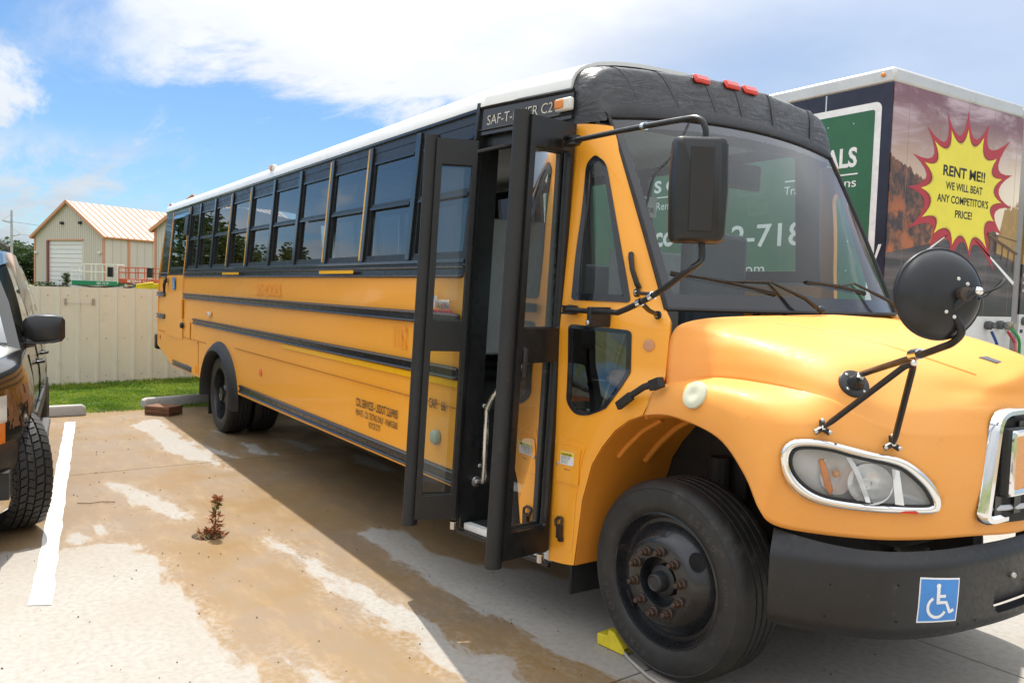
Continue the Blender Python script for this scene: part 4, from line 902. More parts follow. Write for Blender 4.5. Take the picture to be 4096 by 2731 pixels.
# ------------------------------------------------------------------ hood and fenders
HC = [[(2.541, 0.151, 1.223), (2.560, 0.149, 1.256), (2.570, 0.155, 1.303), (2.575, 0.183, 1.347), (2.575, 0.240, 1.365), (2.573, 0.251, 1.380), (2.570, 0.256, 1.477), (2.575, 0.272, 1.592), (2.607, 0.330, 1.650), (2.665, 0.561, 1.680), (2.740, YC, 1.700)],
      [(2.686, 0.151, 1.244), (2.696, 0.145, 1.288), (2.707, 0.155, 1.345), (2.717, 0.198, 1.387), (2.728, 0.319, 1.405), (2.728, 0.333, 1.420), (2.717, 0.353, 1.498), (2.717, 0.387, 1.576), (2.722, 0.466, 1.624), (2.758, 0.760, 1.664), (2.860, YC, 1.698)],
      [(2.854, 0.151, 1.228), (2.864, 0.143, 1.277), (2.875, 0.154, 1.351), (2.885, 0.204, 1.397), (2.885, 0.330, 1.416), (2.885, 0.343, 1.431), (2.885, 0.366, 1.503), (2.885, 0.408, 1.571), (2.885, 0.498, 1.610), (2.903, 0.810, 1.651), (3.000, YC, 1.692)],
      [(3.011, 0.151, 1.181), (3.022, 0.143, 1.256), (3.022, 0.158, 1.340), (3.032, 0.209, 1.391), (3.032, 0.335, 1.414), (3.032, 0.349, 1.428), (3.022, 0.374, 1.498), (3.022, 0.424, 1.559), (3.022, 0.519, 1.594), (3.042, 0.826, 1.635), (3.130, YC, 1.680)],
      [(3.137, 0.151, 1.065), (3.148, 0.145, 1.183), (3.148, 0.162, 1.298), (3.158, 0.214, 1.366), (3.158, 0.338, 1.406), (3.158, 0.353, 1.421), (3.158, 0.382, 1.482), (3.158, 0.440, 1.540), (3.158, 0.540, 1.576), (3.179, 0.833, 1.617), (3.260, YC, 1.660)],
      [(3.205, 0.162, 0.946), (3.232, 0.162, 1.088), (3.253, 0.185, 1.225), (3.266, 0.230, 1.314), (3.274, 0.342, 1.394), (3.274, 0.358, 1.408), (3.274, 0.391, 1.463), (3.274, 0.456, 1.519), (3.274, 0.561, 1.554), (3.304, 0.833, 1.594), (3.370, YC, 1.640)],
      [(3.237, 0.219, 0.885), (3.274, 0.223, 1.036), (3.326, 0.246, 1.172), (3.352, 0.275, 1.267), (3.364, 0.370, 1.370), (3.364, 0.384, 1.385), (3.363, 0.419, 1.440), (3.358, 0.492, 1.495), (3.363, 0.592, 1.529), (3.395, 0.849, 1.570), (3.450, YC, 1.623)],
      [(3.342, 0.330, 0.864), (3.384, 0.330, 1.004), (3.423, 0.340, 1.125), (3.442, 0.366, 1.214), (3.439, 0.426, 1.317), (3.438, 0.439, 1.335), (3.436, 0.482, 1.398), (3.431, 0.566, 1.456), (3.436, 0.655, 1.495), (3.478, 0.871, 1.543), (3.530, YC, 1.603)],
      [(3.505, 0.487, 0.862), (3.526, 0.487, 0.994), (3.547, 0.498, 1.109), (3.554, 0.508, 1.188), (3.551, 0.529, 1.261), (3.549, 0.540, 1.288), (3.538, 0.592, 1.363), (3.526, 0.675, 1.424), (3.531, 0.751, 1.462), (3.571, 0.907, 1.513), (3.600, YC, 1.580)],
      [(3.599, 0.665, 0.863), (3.620, 0.665, 0.983), (3.631, 0.665, 1.088), (3.633, 0.673, 1.172), (3.631, 0.685, 1.251), (3.629, 0.695, 1.283), (3.617, 0.733, 1.360), (3.606, 0.785, 1.405), (3.609, 0.841, 1.435), (3.648, 0.955, 1.484), (3.660, YC, 1.555)],
      [(3.673, 0.841, 0.872), (3.694, 0.841, 0.991), (3.705, 0.841, 1.095), (3.705, 0.841, 1.178), (3.703, 0.847, 1.257), (3.701, 0.850, 1.288), (3.690, 0.864, 1.366), (3.680, 0.885, 1.404), (3.682, 0.928, 1.431), (3.709, 1.017, 1.473), (3.694, YC, 1.530)],
      [(3.717, 1.050, 0.865), (3.739, 1.050, 0.980), (3.750, 1.050, 1.085), (3.750, 1.050, 1.165), (3.746, 1.050, 1.245), (3.743, 1.050, 1.280), (3.730, 1.050, 1.365), (3.720, 1.060, 1.400), (3.715, 1.080, 1.420), (3.715, 1.120, 1.440), (3.717, YC, 1.490)],
      [(3.724, YC, 0.868), (3.746, YC, 0.983), (3.757, YC, 1.088), (3.757, YC, 1.168), (3.753, YC, 1.248), (3.750, YC, 1.283), (3.737, YC, 1.368), (3.727, YC, 1.403), (3.722, YC, 1.423), (3.722, YC, 1.443), (3.725, YC, 1.468)]]
HG = patch(HC, 5, 5)
for _ in range(10):                                                # relax the nose so that it has no dimples
    H2 = [list(r) for r in HG]
    for i in range(33, len(HG) - 1):
        for j in range(31, len(HG[0]) - 1): H2[i][j] = HG[i][j] * .5 + (HG[i - 1][j] + HG[i + 1][j] + HG[i][j - 1] + HG[i][j + 1]) * .125
    HG = H2
hm = MB().grid(HG); hm.mirror(YC); hood = hm.build('hood', hoodm, bus, smooth=60, weld=True)
tp_ = max(hood.data.polygons, key=lambda f: f.center.z); sm_ = hood.modifiers.new('solid', 'SOLIDIFY'); sm_.thickness = .012; sm_.offset = -1 if tp_.normal.z > 0 else 1
HF = [(HG[i][j], (HG[i + 1][j] - HG[i][j]).cross(HG[i][j + 1] - HG[i][j]).normalized()) for i in range(len(HG) - 1) for j in range(len(HG[0]) - 1)]
HF = [(p, n if n.dot(p - Vector((2.9, YC, .9))) > 0 else -n) for p, n in HF]
def hood_near(p): return min(HF, key=lambda q: (q[0] - Vector(p)).length_squared)
# bilinear hood point at column c, row r (fractions of the control grid)
def hood_at(c, r):
    a, b = c * 5, r * 5; i, j = min(int(a), len(HG) - 2), min(int(b), len(HG[0]) - 2); u, w = a - i, b - j
    return (HG[i][j] * (1 - u) * (1 - w) + HG[i + 1][j] * u * (1 - w) + HG[i][j + 1] * (1 - u) * w + HG[i + 1][j + 1] * u * w)
def hood_nrm(c, r):
    n = (hood_at(c + .05, r) - hood_at(c - .05, r)).cross(hood_at(c, r + .05) - hood_at(c, r - .05)).normalized()
    return n if n.dot(hood_at(c, r) - Vector((2.9, YC, .9))) > 0 else -n
MB().tube([hood_at(1.2 + 7.3 * i / 24, 8.9) - hood_nrm(1.2 + 7.3 * i / 24, 8.9) * .0035 for i in range(25)], .008, 8).build('hood_crease', hoodm, bus, smooth=60)
# ------------------------------------------------------------------ headlight, set into the fender corner
def hsurf(p, off):
    p = Vector(p); q, n = hood_near(p); return p + n * off
BO = [(3.276, 0.183, 1.158), (3.277, 0.184, 1.191), (3.288, 0.196, 1.219), (3.311, 0.216, 1.237), (3.361, 0.260, 1.243), (3.406, 0.302, 1.238), (3.455, 0.356, 1.223), (3.509, 0.420, 1.205), (3.552, 0.481, 1.194), (3.581, 0.528, 1.176), (3.606, 0.576, 1.142), (3.624, 0.616, 1.104), (3.636, 0.650, 1.059), (3.640, 0.672, 1.013), (3.635, 0.669, 0.984), (3.622, 0.644, 0.971), (3.593, 0.579, 0.972), (3.535, 0.484, 0.972), (3.472, 0.407, 0.974), (3.414, 0.349, 0.978), (3.367, 0.299, 0.990), (3.326, 0.257, 1.011), (3.297, 0.224, 1.046), (3.282, 0.197, 1.097)]
BI = [(3.300, 0.208, 1.143), (3.302, 0.207, 1.176), (3.313, 0.216, 1.200), (3.336, 0.236, 1.209), (3.374, 0.270, 1.211), (3.415, 0.309, 1.205), (3.457, 0.355, 1.190), (3.508, 0.416, 1.175), (3.544, 0.468, 1.164), (3.571, 0.510, 1.147), (3.594, 0.552, 1.114), (3.612, 0.592, 1.076), (3.621, 0.618, 1.042), (3.625, 0.634, 1.017), (3.622, 0.631, 1.005), (3.602, 0.589, 1.002), (3.552, 0.501, 1.004), (3.494, 0.425, 1.007), (3.438, 0.364, 1.013), (3.391, 0.315, 1.021), (3.355, 0.276, 1.040), (3.326, 0.245, 1.070), (3.307, 0.223, 1.105)]
BO = spline(BO, 3, True); n_ = len(BO)
bi = spline(BI, 8, True)
# match inner loop to outer by arc fraction
def resample(L, n):
    L = L + [L[0]]; d = [0]
    for a, b in zip(L, L[1:]): d.append(d[-1] + (b - a).length)
    out = []; k = 0
    for i in range(n):
        s = d[-1] * i / n
        while d[k + 1] < s: k += 1
        out.append(L[k].lerp(L[k + 1], (s - d[k]) / max(1e-9, d[k + 1] - d[k])))
    return out
bo = resample(BO, 72); bi = resample(bi, 72)
hc_ = sum(bi, Vector()) / 72; HN = Vector((.62, -.74, .12)).normalized()
bo = [q + HN * .004 for q in bo]; bi = [q + HN * .004 for q in bi]
bm0 = bmesh.new(); bm0.from_mesh(hood.data); kill = []
tx0 = Vector((.74, .62, -.03)).normalized(); tz0 = HN.cross(tx0).normalized(); lp_ = [((a.lerp(b, .6) - hc_).dot(tx0), (a.lerp(b, .6) - hc_).dot(tz0)) for a, b in zip(bo, bi)]
for f_ in bm0.faces:
    c_ = f_.calc_center_median()
    if c_.y > YC: c_ = Vector((c_.x, 2 * YC - c_.y, c_.z))
    if (c_ - hc_).length < .35 and inside(((c_ - hc_).dot(tx0), (c_ - hc_).dot(tz0)), lp_): kill.append(f_)
bmesh.ops.delete(bm0, geom=kill, context='FACES'); bm0.to_mesh(hood.data); bm0.free()
def ring_between(A, B, prof):
    rings = []
    for s, h in prof: rings.append([a.lerp(b, s) + HN * h for a, b in zip(A, B)])
    return rings
bez = MB().loft([list(r) for r in ring_between(bo, bi, [(0, -.006), (.02, .008), (.15, .016), (.5, .019), (.85, .014), (1.0, .004), (1.0, -.02)])], caps=False).build('headlight', chrome, bus, smooth=60)
def fan(L, h, c_h, steps=5):
    """dome over a loop"""
    rings = [[p.lerp(hc_ , s) + HN * (h + (c_h - h) * (1 - (1 - s) ** 2)) for p in L] for s in [i / steps for i in range(steps)]]
    rings.append([hc_.copy() + HN * c_h for p in L]); return rings
b_in = [p.lerp(hc_, .02) for p in bi]
MB().loft(fan(b_in, -.012, -.045, 5), caps=False).build('lamp_housing', mat('lamp_silver', (.62, .63, .64), .35, .1, var=.1), bez, smooth=60)
refl = mat('lamp_reflector', (.88, .89, .90), .16, .35, var=.05)
tx = Vector((.74, .62, -.03)).normalized(); tz = HN.cross(tx).normalized()
if tz.z < 0: tz = -tz
def hp(u, w, h): return hc_ + tx * u + tz * w + HN * h
def bowl(name, u, w, ru, rw, d, m):
    rings = []
    for s in (1, .85, .65, .4, .15): rings.append([hp(u + ru * s * cos(2 * pi * k / 28), w + rw * s * sin(2 * pi * k / 28), .008 - d * (1 - s * s)) for k in range(28)])
    return MB().loft(rings, caps=False).build(name, m, bez, smooth=60)
bowl('low_beam', .035, -.012, .080, .078, .045, refl); bowl('high_beam', -.085, .012, .060, .080, .045, refl)
MB().sphere(hp(.02, -.01, -.005), .02).build('bulb', mat('bulb_glass', (.9, .9, .92), .05, coat=.5), bez); MB().sphere(hp(-.085, .012, -.005), .016).build('bulb', mat('bulb_amber', (.7, .3, .08), .1, coat=.5), bez)
MB().loft([[hp(u, w, .006) for u, w in ((-.155, .06), (-.135, .065), (-.115, .02), (-.092, -.05), (-.10, -.075), (-.125, -.045))], [hp(u, w, .016) for u, w in ((-.15, .055), (-.137, .06), (-.118, .018), (-.096, -.048), (-.102, -.068), (-.122, -.042))]]).build('amber_reflector', amber, bez, bevel=.002)
MB().loft([[hp(-.062 + .085 * s, .085 - .165 * s + .012 * sin(pi * s), h) for s in [i / 8 for i in range(9)]] for h in (-.01, .02)] + [[hp(-.045 + .085 * s, .085 - .165 * s + .02 * sin(pi * s), h) for s in [i / 8 for i in range(9)]] for h in (.02, -.01)], closed=False, caps=False).build('divider', refl, bez, smooth=60)
MB().loft([[hp(.105 + .02 * s, .055 - .13 * s, .012) for s in (0, .5, 1)], [hp(.13 + .025 * s, .05 - .125 * s, .016) for s in (0, .5, 1)]], closed=False, caps=False).build('divider', refl, bez)
m, nt, out = node_mat('lamp_lens'); t = NT(nt); fr = t.n('ShaderNodeFresnel', {0: 1.3}).outputs[0]
mx = t.n('ShaderNodeMixShader', {0: fr, 1: t.n('ShaderNodeBsdfTransparent', {0: (.97, .98, .98)}).outputs[0], 2: t.n('ShaderNodeBsdfGlossy', {1: .03}).outputs[0]}).outputs[0]
mx = t.n('ShaderNodeMixShader', {0: t.ramp(t.noise(9, 6, .6, t.coord()), .4, .8, .04, .16), 1: mx, 2: t.n('ShaderNodeBsdfDiffuse', {0: (.7, .7, .68)}).outputs[0]}).outputs[0]; nt.links.new(mx, out.inputs[0])
MB().loft(fan(b_in, .010, .042, 6), caps=False).build('lens', m, bez, smooth=60)
MB().tube([q + HN * .008 for q in b_in] + [b_in[0] + HN * .008], .006, 6, caps=False).build('lens_seal', rubber, bez)
rp = Vector((3.573, .537, .981)); MB().obox(rp + HN * .018, (.03, .036, 0), HN * .003, (0, 0, .0045)).build('red_tape', red, bez, smooth=0)
bez2 = None
def mirror_part(o, parent):
    me = o.data.copy()
    for v in me.vertices: v.co.y = 2 * YC - v.co.y
    me.flip_normals(); c = bpy.data.objects.new(o.name.split('.')[0], me); COL.objects.link(c); c.parent = parent
    if parent.type == 'EMPTY': c.matrix_parent_inverse = Matrix.Translation(-parent.location)
    return c
bez2 = mirror_part(bez, bus)
for ch in list(bez.children): mirror_part(ch, bez2)
# ------------------------------------------------------------------ grille
def gx(y): e = (y - YC) / .40; return 3.766 - .066 * e * e
gz0, gz1, gy0, gy1 = .925, 1.377, .818, 2 * YC - .818
def gpt(y, z, off=0.0): return (gx(y) + off - .05 * max(0, z - 1.30) ** 1.3 * 4, y, z)
gout = roundpoly([(gy0, gz0), (gy1, gz0), (gy1 - .02, gz1), (gy0 + .04, gz1)], [.05, .05, .07, .09], 6)
ginn = shrink(gout, .036)
def gmap(off): return lambda y, z: gpt(y, z, off)
back = panel('grille', shrink(gout, .004), [], gmap(.006), mat('grille_black', (.012, .012, .013), .7), bus, step=.12, thick=0, smooth=50)
rings = []
for a, b in zip(gout, ginn):
    A, B = Vector(gpt(*a)), Vector(gpt(*b)); X_ = Vector((1, 0, 0))
    rings.append([A - X_ * .004, A + X_ * .016, A.lerp(B, .25) + X_ * .030, A.lerp(B, .7) + X_ * .030, B + X_ * .020, B])
rings.append(rings[0]); MB().loft(rings, caps=False, closed=False).build('grille_frame', chrome, back, smooth=40)
slat_m = mat('slat_silver', (.50, .51, .52), .35, .7, var=.08, dirt=((.25, .24, .22), .2, 20))
for k in range(6):
    z = gz0 + .058 + k * .060; rows = []
    for i in range(21):
        y = gy0 + .04 + (gy1 - gy0 - .08) * i / 20
        rows.append([gpt(y, z - .004, .004), gpt(y, z - .004, .012), gpt(y, z + .004, .016), gpt(y, z + .016, .008), gpt(y, z + .016, .005)])
    MB().loft(rings := rows, caps=False, closed=False).build('slat', slat_m, back, smooth=40)
for y in (.90, 1.0, 1.22, 1.44, 1.54): MB().box(gx(y) + .004, gx(y) + .012, y - .025, y + .025, gz0 + .04, gz1 - .05).build('grille_brace', blk2, back, smooth=0)
gb_ = MB().box(3.72, 3.772, .888, 1.552, 1.035, 1.305).build('grille_badge', blk2, back, bevel=.01)
MB().loft([[(x, y, z) for y, z in rect(.896 + i, 1.544 - i, 1.043 + i, 1.297 - i, .01)] for x, i in ((3.772, 0), (3.780, 0), (3.786, .008), (3.780, .024))], caps=False).build('badge_frame', chrome, gb_, smooth=40)
am2, nt, out = node_mat('amber_prism'); t = NT(nt); wv = t.n('ShaderNodeTexWave', {'Scale': 45.0}, bands_direction='Z'); t.put(wv.inputs[0], t.coord())
bb = t.bsdf(out, **{'Base Color': (.80, .30, .02), 'Roughness': .25, 'Coat Weight': .5}); nt.links.new(t.bump(wv.outputs[1], .6, .004), bb.inputs['Normal'])
MB().box(3.772, 3.7795, .919, 1.521, 1.066, 1.274).build('badge_lens', am2, gb_, smooth=0)
# vents and marker lamp on the hood
vt = MB().obox(Vector((3.59, 1.09, 1.548)), (.030, .012, -.010), (.006, .040, .003), (.002, 0, .003)).build('hood_vent', mat('vent_dark', (.10, .11, .12), .5), bus, bevel=.004)
q = Vector((2.848, .153, 1.353))
MB().lathe(q, (0, -.92, .4), [(.062, -.004), (.060, .006), (.045, .012), (.025, .012), (.012, .008), (.0001, .008)], 26).build('fender_lamp', mat('lamp_cream', (.55, .56, .42), .4), bus, smooth=50)
# ------------------------------------------------------------------ bumper
bp = [(3.23, .209), (3.326, .262), (3.431, .34), (3.578, .487), (3.662, .708), (3.70, 1.0), (3.708, YC)]; bp = spline(bp + [(x, 2 * YC - y) for x, y in bp[-2::-1]], 10)
bl = [0]
for a, b in zip(bp, bp[1:]): bl.append(bl[-1] + (b - a).length)
def bpos(s):
    s = max(0, min(bl[-1] - 1e-6, s)); k = 0
    while bl[k + 1] < s: k += 1
    t_ = (s - bl[k]) / (bl[k + 1] - bl[k]); p = bp[k].lerp(bp[k + 1], t_); d = (bp[k + 1] - bp[k]).normalized(); return p, Vector((d.y, -d.x))
def bmap(off=0.0):
    def f(s, z):
        p, n = bpos(s); h = (z - .49) / .336; o = off + .008 * sin(pi * min(1, max(0, h))) - .03 * max(0, h - .86) / .14 - .02 * max(0, .10 - h) / .1
        return (p.x + n.x * o, p.y + n.y * o, z)
    return f
def s_at_y(y): return min((abs(bpos(i * .005)[0].y - y), i * .005) for i in range(int(bl[-1] / .005)))[1]
s0, s1 = s_at_y(.985), s_at_y(2 * YC - .985)
bm_ = mat('bumper_black', (.013, .013, .0135), .40, var=.2, vscale=6, dirt=((.08, .075, .068), .16, 22), rvar=.12)
fr_z = [0, .012, .04, .09, .163, .19, .25, .32, .39, .45, .49, .52, .58, .65, .72, .79, .85, .90, .935, .96, .98, 1.0]; NS = 150; bmb = MB(); idx = {}
for i in range(NS + 1):
    s = bl[-1] * i / NS; e = min(s, bl[-1] - s); tz_ = .826 + .036 * max(0, 1 - e / .34) ** 1.5; b0_ = .49 + .012 * max(0, 1 - e / .06)
    for j, f in enumerate(fr_z): bmb.v.append(bmap()(s, b0_ + (tz_ - b0_) * f))
nz_ = len(fr_z)
for i in range(NS):
    for j in range(nz_ - 1):
        s = bl[-1] * (i + .5) / NS; f = (fr_z[j] + fr_z[j + 1]) / 2
        cut_ = .163 < f < .52 and s0 + .045 * (abs(f - .34) / .18) ** 3 < s < s1 - .045 * (abs(f - .34) / .18) ** 3
        if not cut_: bmb.f.append((i * nz_ + j, (i + 1) * nz_ + j, (i + 1) * nz_ + j + 1, i * nz_ + j + 1))
bump_ = bmb.build('bumper', bm_, bus, smooth=70); fc_ = min(bump_.data.polygons, key=lambda f: -f.center.x); sb_ = bump_.modifiers.new('solid', 'SOLIDIFY'); sb_.thickness = .04; sb_.offset = -1 if fc_.normal.x > 0 else 1
es = bump_.modifiers.new('split', 'EDGE_SPLIT'); es.split_angle = R(60)
gr_ = MB()
for i in range(60):
    s = s0 + .01 + (s1 - s0 - .02) * i / 59; p, n = bpos(s); gr_.box(p.x - .055, p.x - .05, p.y - .004, p.y + .004, .55, .67)
for z in (.565, .59, .615, .64): gr_.box(3.62, 3.624, .99, 2 * YC - .99, z - .003, z + .003)
gr_.build('bumper_mesh', blk2, bump_, smooth=0)['kind'] = 'stuff'
sb = s_at_y(1.09); p_ = Vector(bmap(.002)(sb, .692)); puck('bolt', p_, .013, .014, bolt_m, (1, -.25, 0), bump_)
for s, z in ((s_at_y(.33), .69), (s_at_y(.50), .71), (s_at_y(.32), .565), (s_at_y(.50), .57), (s_at_y(.77), .54), (s_at_y(.87), .54)):
    MB().lathe(bmap(.0015)(s, z), (bpos(s)[1].x, bpos(s)[1].y, 0), [(.0045, 0), (.0001, .0004)], 8).build('bolt_hole', mat('hole_black', (.003, .003, .003), .9), bump_)
# accessibility sticker: blue field, white border, wheelchair figure
sa, sc_ = s_at_y(.572), s_at_y(.757); wS = sc_ - sa
blue = mat('access_blue', (.05, .24, .62), .4); wht = mat('sticker_white', (.82, .82, .82), .45)
stk2 = panel('access_sticker', [(sa, .565), (sc_, .555), (sc_ + .006, .723), (sa + .006, .740)], [], bmap(.0012), wht, bump_, step=.05, thick=0)
panel('sticker_field', [(sa + .006, .571), (sc_ - .006, .561), (sc_ - .0005, .717), (sa + .011, .733)], [], bmap(.0022), blue, stk2, step=.05, thick=0)
def access_figure(parent, fn, w, material):
    """wheelchair figure from flat strokes, unit square mapped by fn"""
    v, f = [], []
    def stroke(pts, r, closed=False):
        pts = [Vector(q) for q in pts]; L, R_ = [], []
        for i, q in enumerate(pts):
            d = (pts[min(i + 1, len(pts) - 1)] - pts[max(i - 1, 0)]).normalized(); n = Vector((-d.y, d.x)) * r; L.append(q + n); R_.append(q - n)
        b = len(v); v.extend(L + R_); m = len(L)
        for i in range(m - 1): f.append((b + i, b + i + 1, b + m + i + 1, b + m + i))
    b = len(v); v.extend(Vector((.46 + .06 * cos(2 * pi * k / 20), .86 + .06 * sin(2 * pi * k / 20))) for k in range(20)); f.append(tuple(b + k for k in range(20)))
    stroke([(.46, .82), (.46, .47)], .045); stroke([(.46, .62), (.66, .62)], .035); stroke([(.42, .47), (.68, .47), (.80, .22)], .04); stroke([(.78, .23), (.90, .29)], .04)
    stroke([(.44 + .24 * cos(R(a)), .36 + .24 * sin(R(a))) for a in range(118, 345, 12)], .036)
    me = bpy.data.meshes.new('wheelchair_figure'); me.from_pydata([fn(q.x, q.y) for q in v], [], f); me.update()
    return link_mesh('wheelchair_figure', me, material, parent, smooth=0)
access_figure(stk2, lambda u, w: bmap(.0032)(sa + .008 + u * (wS - .012), .561 + w * .163 - .01 * (u - .5)), wS, wht)
access_figure(stk, lambda u, w: (-7.215 + u * .15, -.0105, 1.67 + w * .16), .15, wht)
# ------------------------------------------------------------------ entrance door leaves, swung open
def leaf_door(pi_, po_, shift, gl, near):
    pi_, po_ = Vector(pi_), Vector(po_); d = po_ - pi_; L = d.length; d.normalize(); nn = Vector((d.y, -d.x, 0))
    if nn.x < 0: nn = -nn
    z0, z1 = .41, 2.63
    def fn(off=0.0): return lambda s, z: tuple(pi_ + d * s + nn * off + Vector((0, shift * (z - z0) / (z1 - z0), z - pi_.z)))
    o = panel('door_leaf', rect(0.02, L - .05, z0 + .02, z1), [rect(.045, L - .085, .565, 1.415, .012), rect(.045, L - .085, 1.585, 2.485, .012)], fn(.018), blk2, bus, thick=.036, smooth=0)
    for a, b, nm in ((.56, 1.42, 'lower_pane'), (1.58, 2.49, 'upper_pane')):
        panel(nm, rect(.04, L - .08, a, b), [], fn(0.0), gl, o, thick=0, smooth=0)
        fr_ = MB(); q = [fn(.022)(s, z) for s, z in rect(.042, L - .082, a + .004, b - .004, .012)]; fr_.tube(q + [q[0]], .008, 6, caps=False); fr_.build('glazing_seal', rubber, o)
    # rubber nose: rounded heavy edge
    rings = []
    for z in (z0 - .02, z0 + .0, .9, 1.4, 1.9, 2.3, z1 + .015, z1 + .02):
        c = Vector(fn()(L - .03, z)); rings.append([c + d * (.045 * cos(a)) + nn * (.042 * sin(a)) for a in [2 * pi * k / 14 for k in range(14)]])
    MB().loft(rings).build('rubber_edge', rubber, o, smooth=50)
    MB().tube([fn()(0.012, z0), fn()(0.012, z1)], .022, 10).build('hinge_tube', blk2, o)
    fo = Vector(fn()(.02, z0 - .01)); MB().cyl(fo, fo + Vector((0, 0, -.045)), .02, n=10).build('pivot', steel, o)
    return o, fn, L
lf, ff, LF = leaf_door((1.865, .105, .40), (1.912, -.262, .40), .09, gl_drop, True)
lr, fr2, LR = leaf_door((1.135, -.005, .41), (1.022, -.292, .41), .09, gl_clear, False)
hb = MB(); hb.tube([ff(.02)(LF - .095, 1.50), ff(.06)(LF - .10, 1.48), ff(.06)(LF - .10, 1.35), ff(.02)(LF - .095, 1.32)], .013, 8); hb.build('door_handle', blk2, lf)
puck('lock', ff(.02)(LF - .16, 1.51), .016, .006, bolt_m, (1, 0, 0), lf); panel('sticker', [(LF - .20, 1.475), (LF - .265, 1.478), (LF - .262, 1.528), (LF - .195, 1.53)], [], ff(.0195), wht, lf, thick=0, smooth=0)
for s in (.09, .20):
    for z in (2.53, 2.56): puck('bolt', fr2(.02)(LR - .05 - s, z), .009, .006, bolt_m, (1, -.35, 0), lr)
MB().tube([fr2(.03)(.05, 2.56), (1.30, .16, 2.60), (1.62, .24, 2.66)], [.012, .012, .016], 8).build('door_arm', blk2, lr)
MB().tube([ff(-.03)(.05, 2.56), (1.72, .2, 2.64)], .014, 8).build('door_arm', blk2, lf)
MB().box(1.112, 1.14, .0, .12, .42, 2.70, lambda x, y, z: (x, ys(z) + y, z)).build('door_jamb', blk2, bus, smooth=0); MB().box(1.872, 1.893, .135, .24, .40, 2.66, lambda x, y, z: (x, ys(z) + y, z)).build('door_jamb', blk2, bus, smooth=0)
MB().box(1.14, 1.87, .03, .12, 2.60, 2.68, lambda x, y, z: (x, hy(x, z, y), z)).build('door_track', blk2, bus, smooth=0)
# ------------------------------------------------------------------ mirrors
mir = mat('mirror_plastic', (.014, .0145, .016), .38, var=.15, rvar=.1)
mc = Vector((2.94, .02, 2.185)); mu = Vector((.115, .172, 0)).normalized(); mn = Vector((mu.y, -mu.x, 0))
hsm = []
for h, k in ((-.036, .82), (-.03, .93), (0, 1.0), (.045, .98), (.07, .9), (.082, .70)):
    prof = [(-.5, -.88), (-.46, -.98), (-.38, -1.0), (.38, -1.0), (.46, -.97), (.5, -.86), (.53, 0), (.5, .86), (.46, .97), (.38, 1.0), (-.38, 1.0), (-.46, .98), (-.5, .88), (-.53, 0)]
    hsm.append([mc + mu * (a * .218 * k) + Vector((0, 0, b * .208 * (k * .3 + .7))) + mn * h for a, b in prof])
rm = MB().loft(hsm).build('side_mirror', mir, bus, smooth=40, bevel=.006)
MB().obox(mc + mn * .083, mu * .047, mn * .004, (0, 0, .165)).build('cover_strip', mat('mirror_strip', (.016, .015, .015), .5), rm, bevel=.006)
MB().obox(mc - mn * .037, mu * .085, mn * .002, (0, 0, .175)).build('mirror_glass', mat('mirror_silver', (.8, .82, .83), .02, 1.0, var=0), rm)
arm = MB(); arm.tube(spline([(1.961, .099, 2.521), (2.413, .057, 2.504), (2.833, .02, 2.483), (2.932, .02, 2.471), (2.964, .025, 2.432), (2.967, .027, 2.385)], 5), .0125, 10); arm.build('upper_arm', blk2, rm)
MB().tube(spline([(2.972, .023, 1.99), (2.975, .023, 1.912), (2.948, -.022, 1.867), (2.728, .009, 1.768), (2.497, .036, 1.694), (2.413, .041, 1.685), (2.045, .072, 1.684)], 5), .0135, 10).build('lower_arm', blk2, rm)
for c, a in (((2.717, .006, 1.763), (.9, -.1, .4)), ((2.633, .015, 1.734), (.9, -.1, .3)), ((2.591, .041, 2.496), (1, -.09, -.04))):
    c = Vector(c); a = Vector(a).normalized(); MB().lathe(c - a * .012, a, [(.013, 0), (.018, 0), (.018, .024), (.013, .024)], 14).build('clamp', chrome, rm)
for c in ((1.977, .109, 2.521), (2.008, .104, 1.684)):
    c = Vector(c); mb = MB()
    for dz in (-.022, .022): mb.loft([[c + Vector((.055 * cos(a) + .02, .035 * sin(a) - .01, dz * k)) for a in [2 * pi * i / 16 for i in range(16)]] for k in (.5, 1.0)])
    mb.sphere(c + Vector((.03, -.005, 0)), .06, .035, .026); mb.build('arm_bracket', blk2, rm, smooth=50)
MB().tube([(2.72, .01, 1.772), (2.56, .10, 1.774), (2.40, .205, 1.777)], .009, 8).build('brace', blk2, rm)
MB().tube([(2.638, .02, 1.735), (2.58, .12, 1.70), (2.512, .235, 1.68)], .011, 8).build('brace', blk2, rm)
bk = MB(); bk.box(2.245, 2.275, .035, .16, 1.61, 1.705); bk.build('brace', blk2, rm, bevel=.004)
for c in ((2.40, .20, 1.777), (2.512, .232, 1.678), (2.26, .033, 1.63)): puck('bolt', c, .012, .008, bolt_m, (0, -1, 0), rm); MB().lathe(Vector(c) + Vector((0, .004, 0)), (0, -1, 0), [(.02, -.01), (.02, .002), (.0001, .003)], 14).build('washer', rubber, rm)
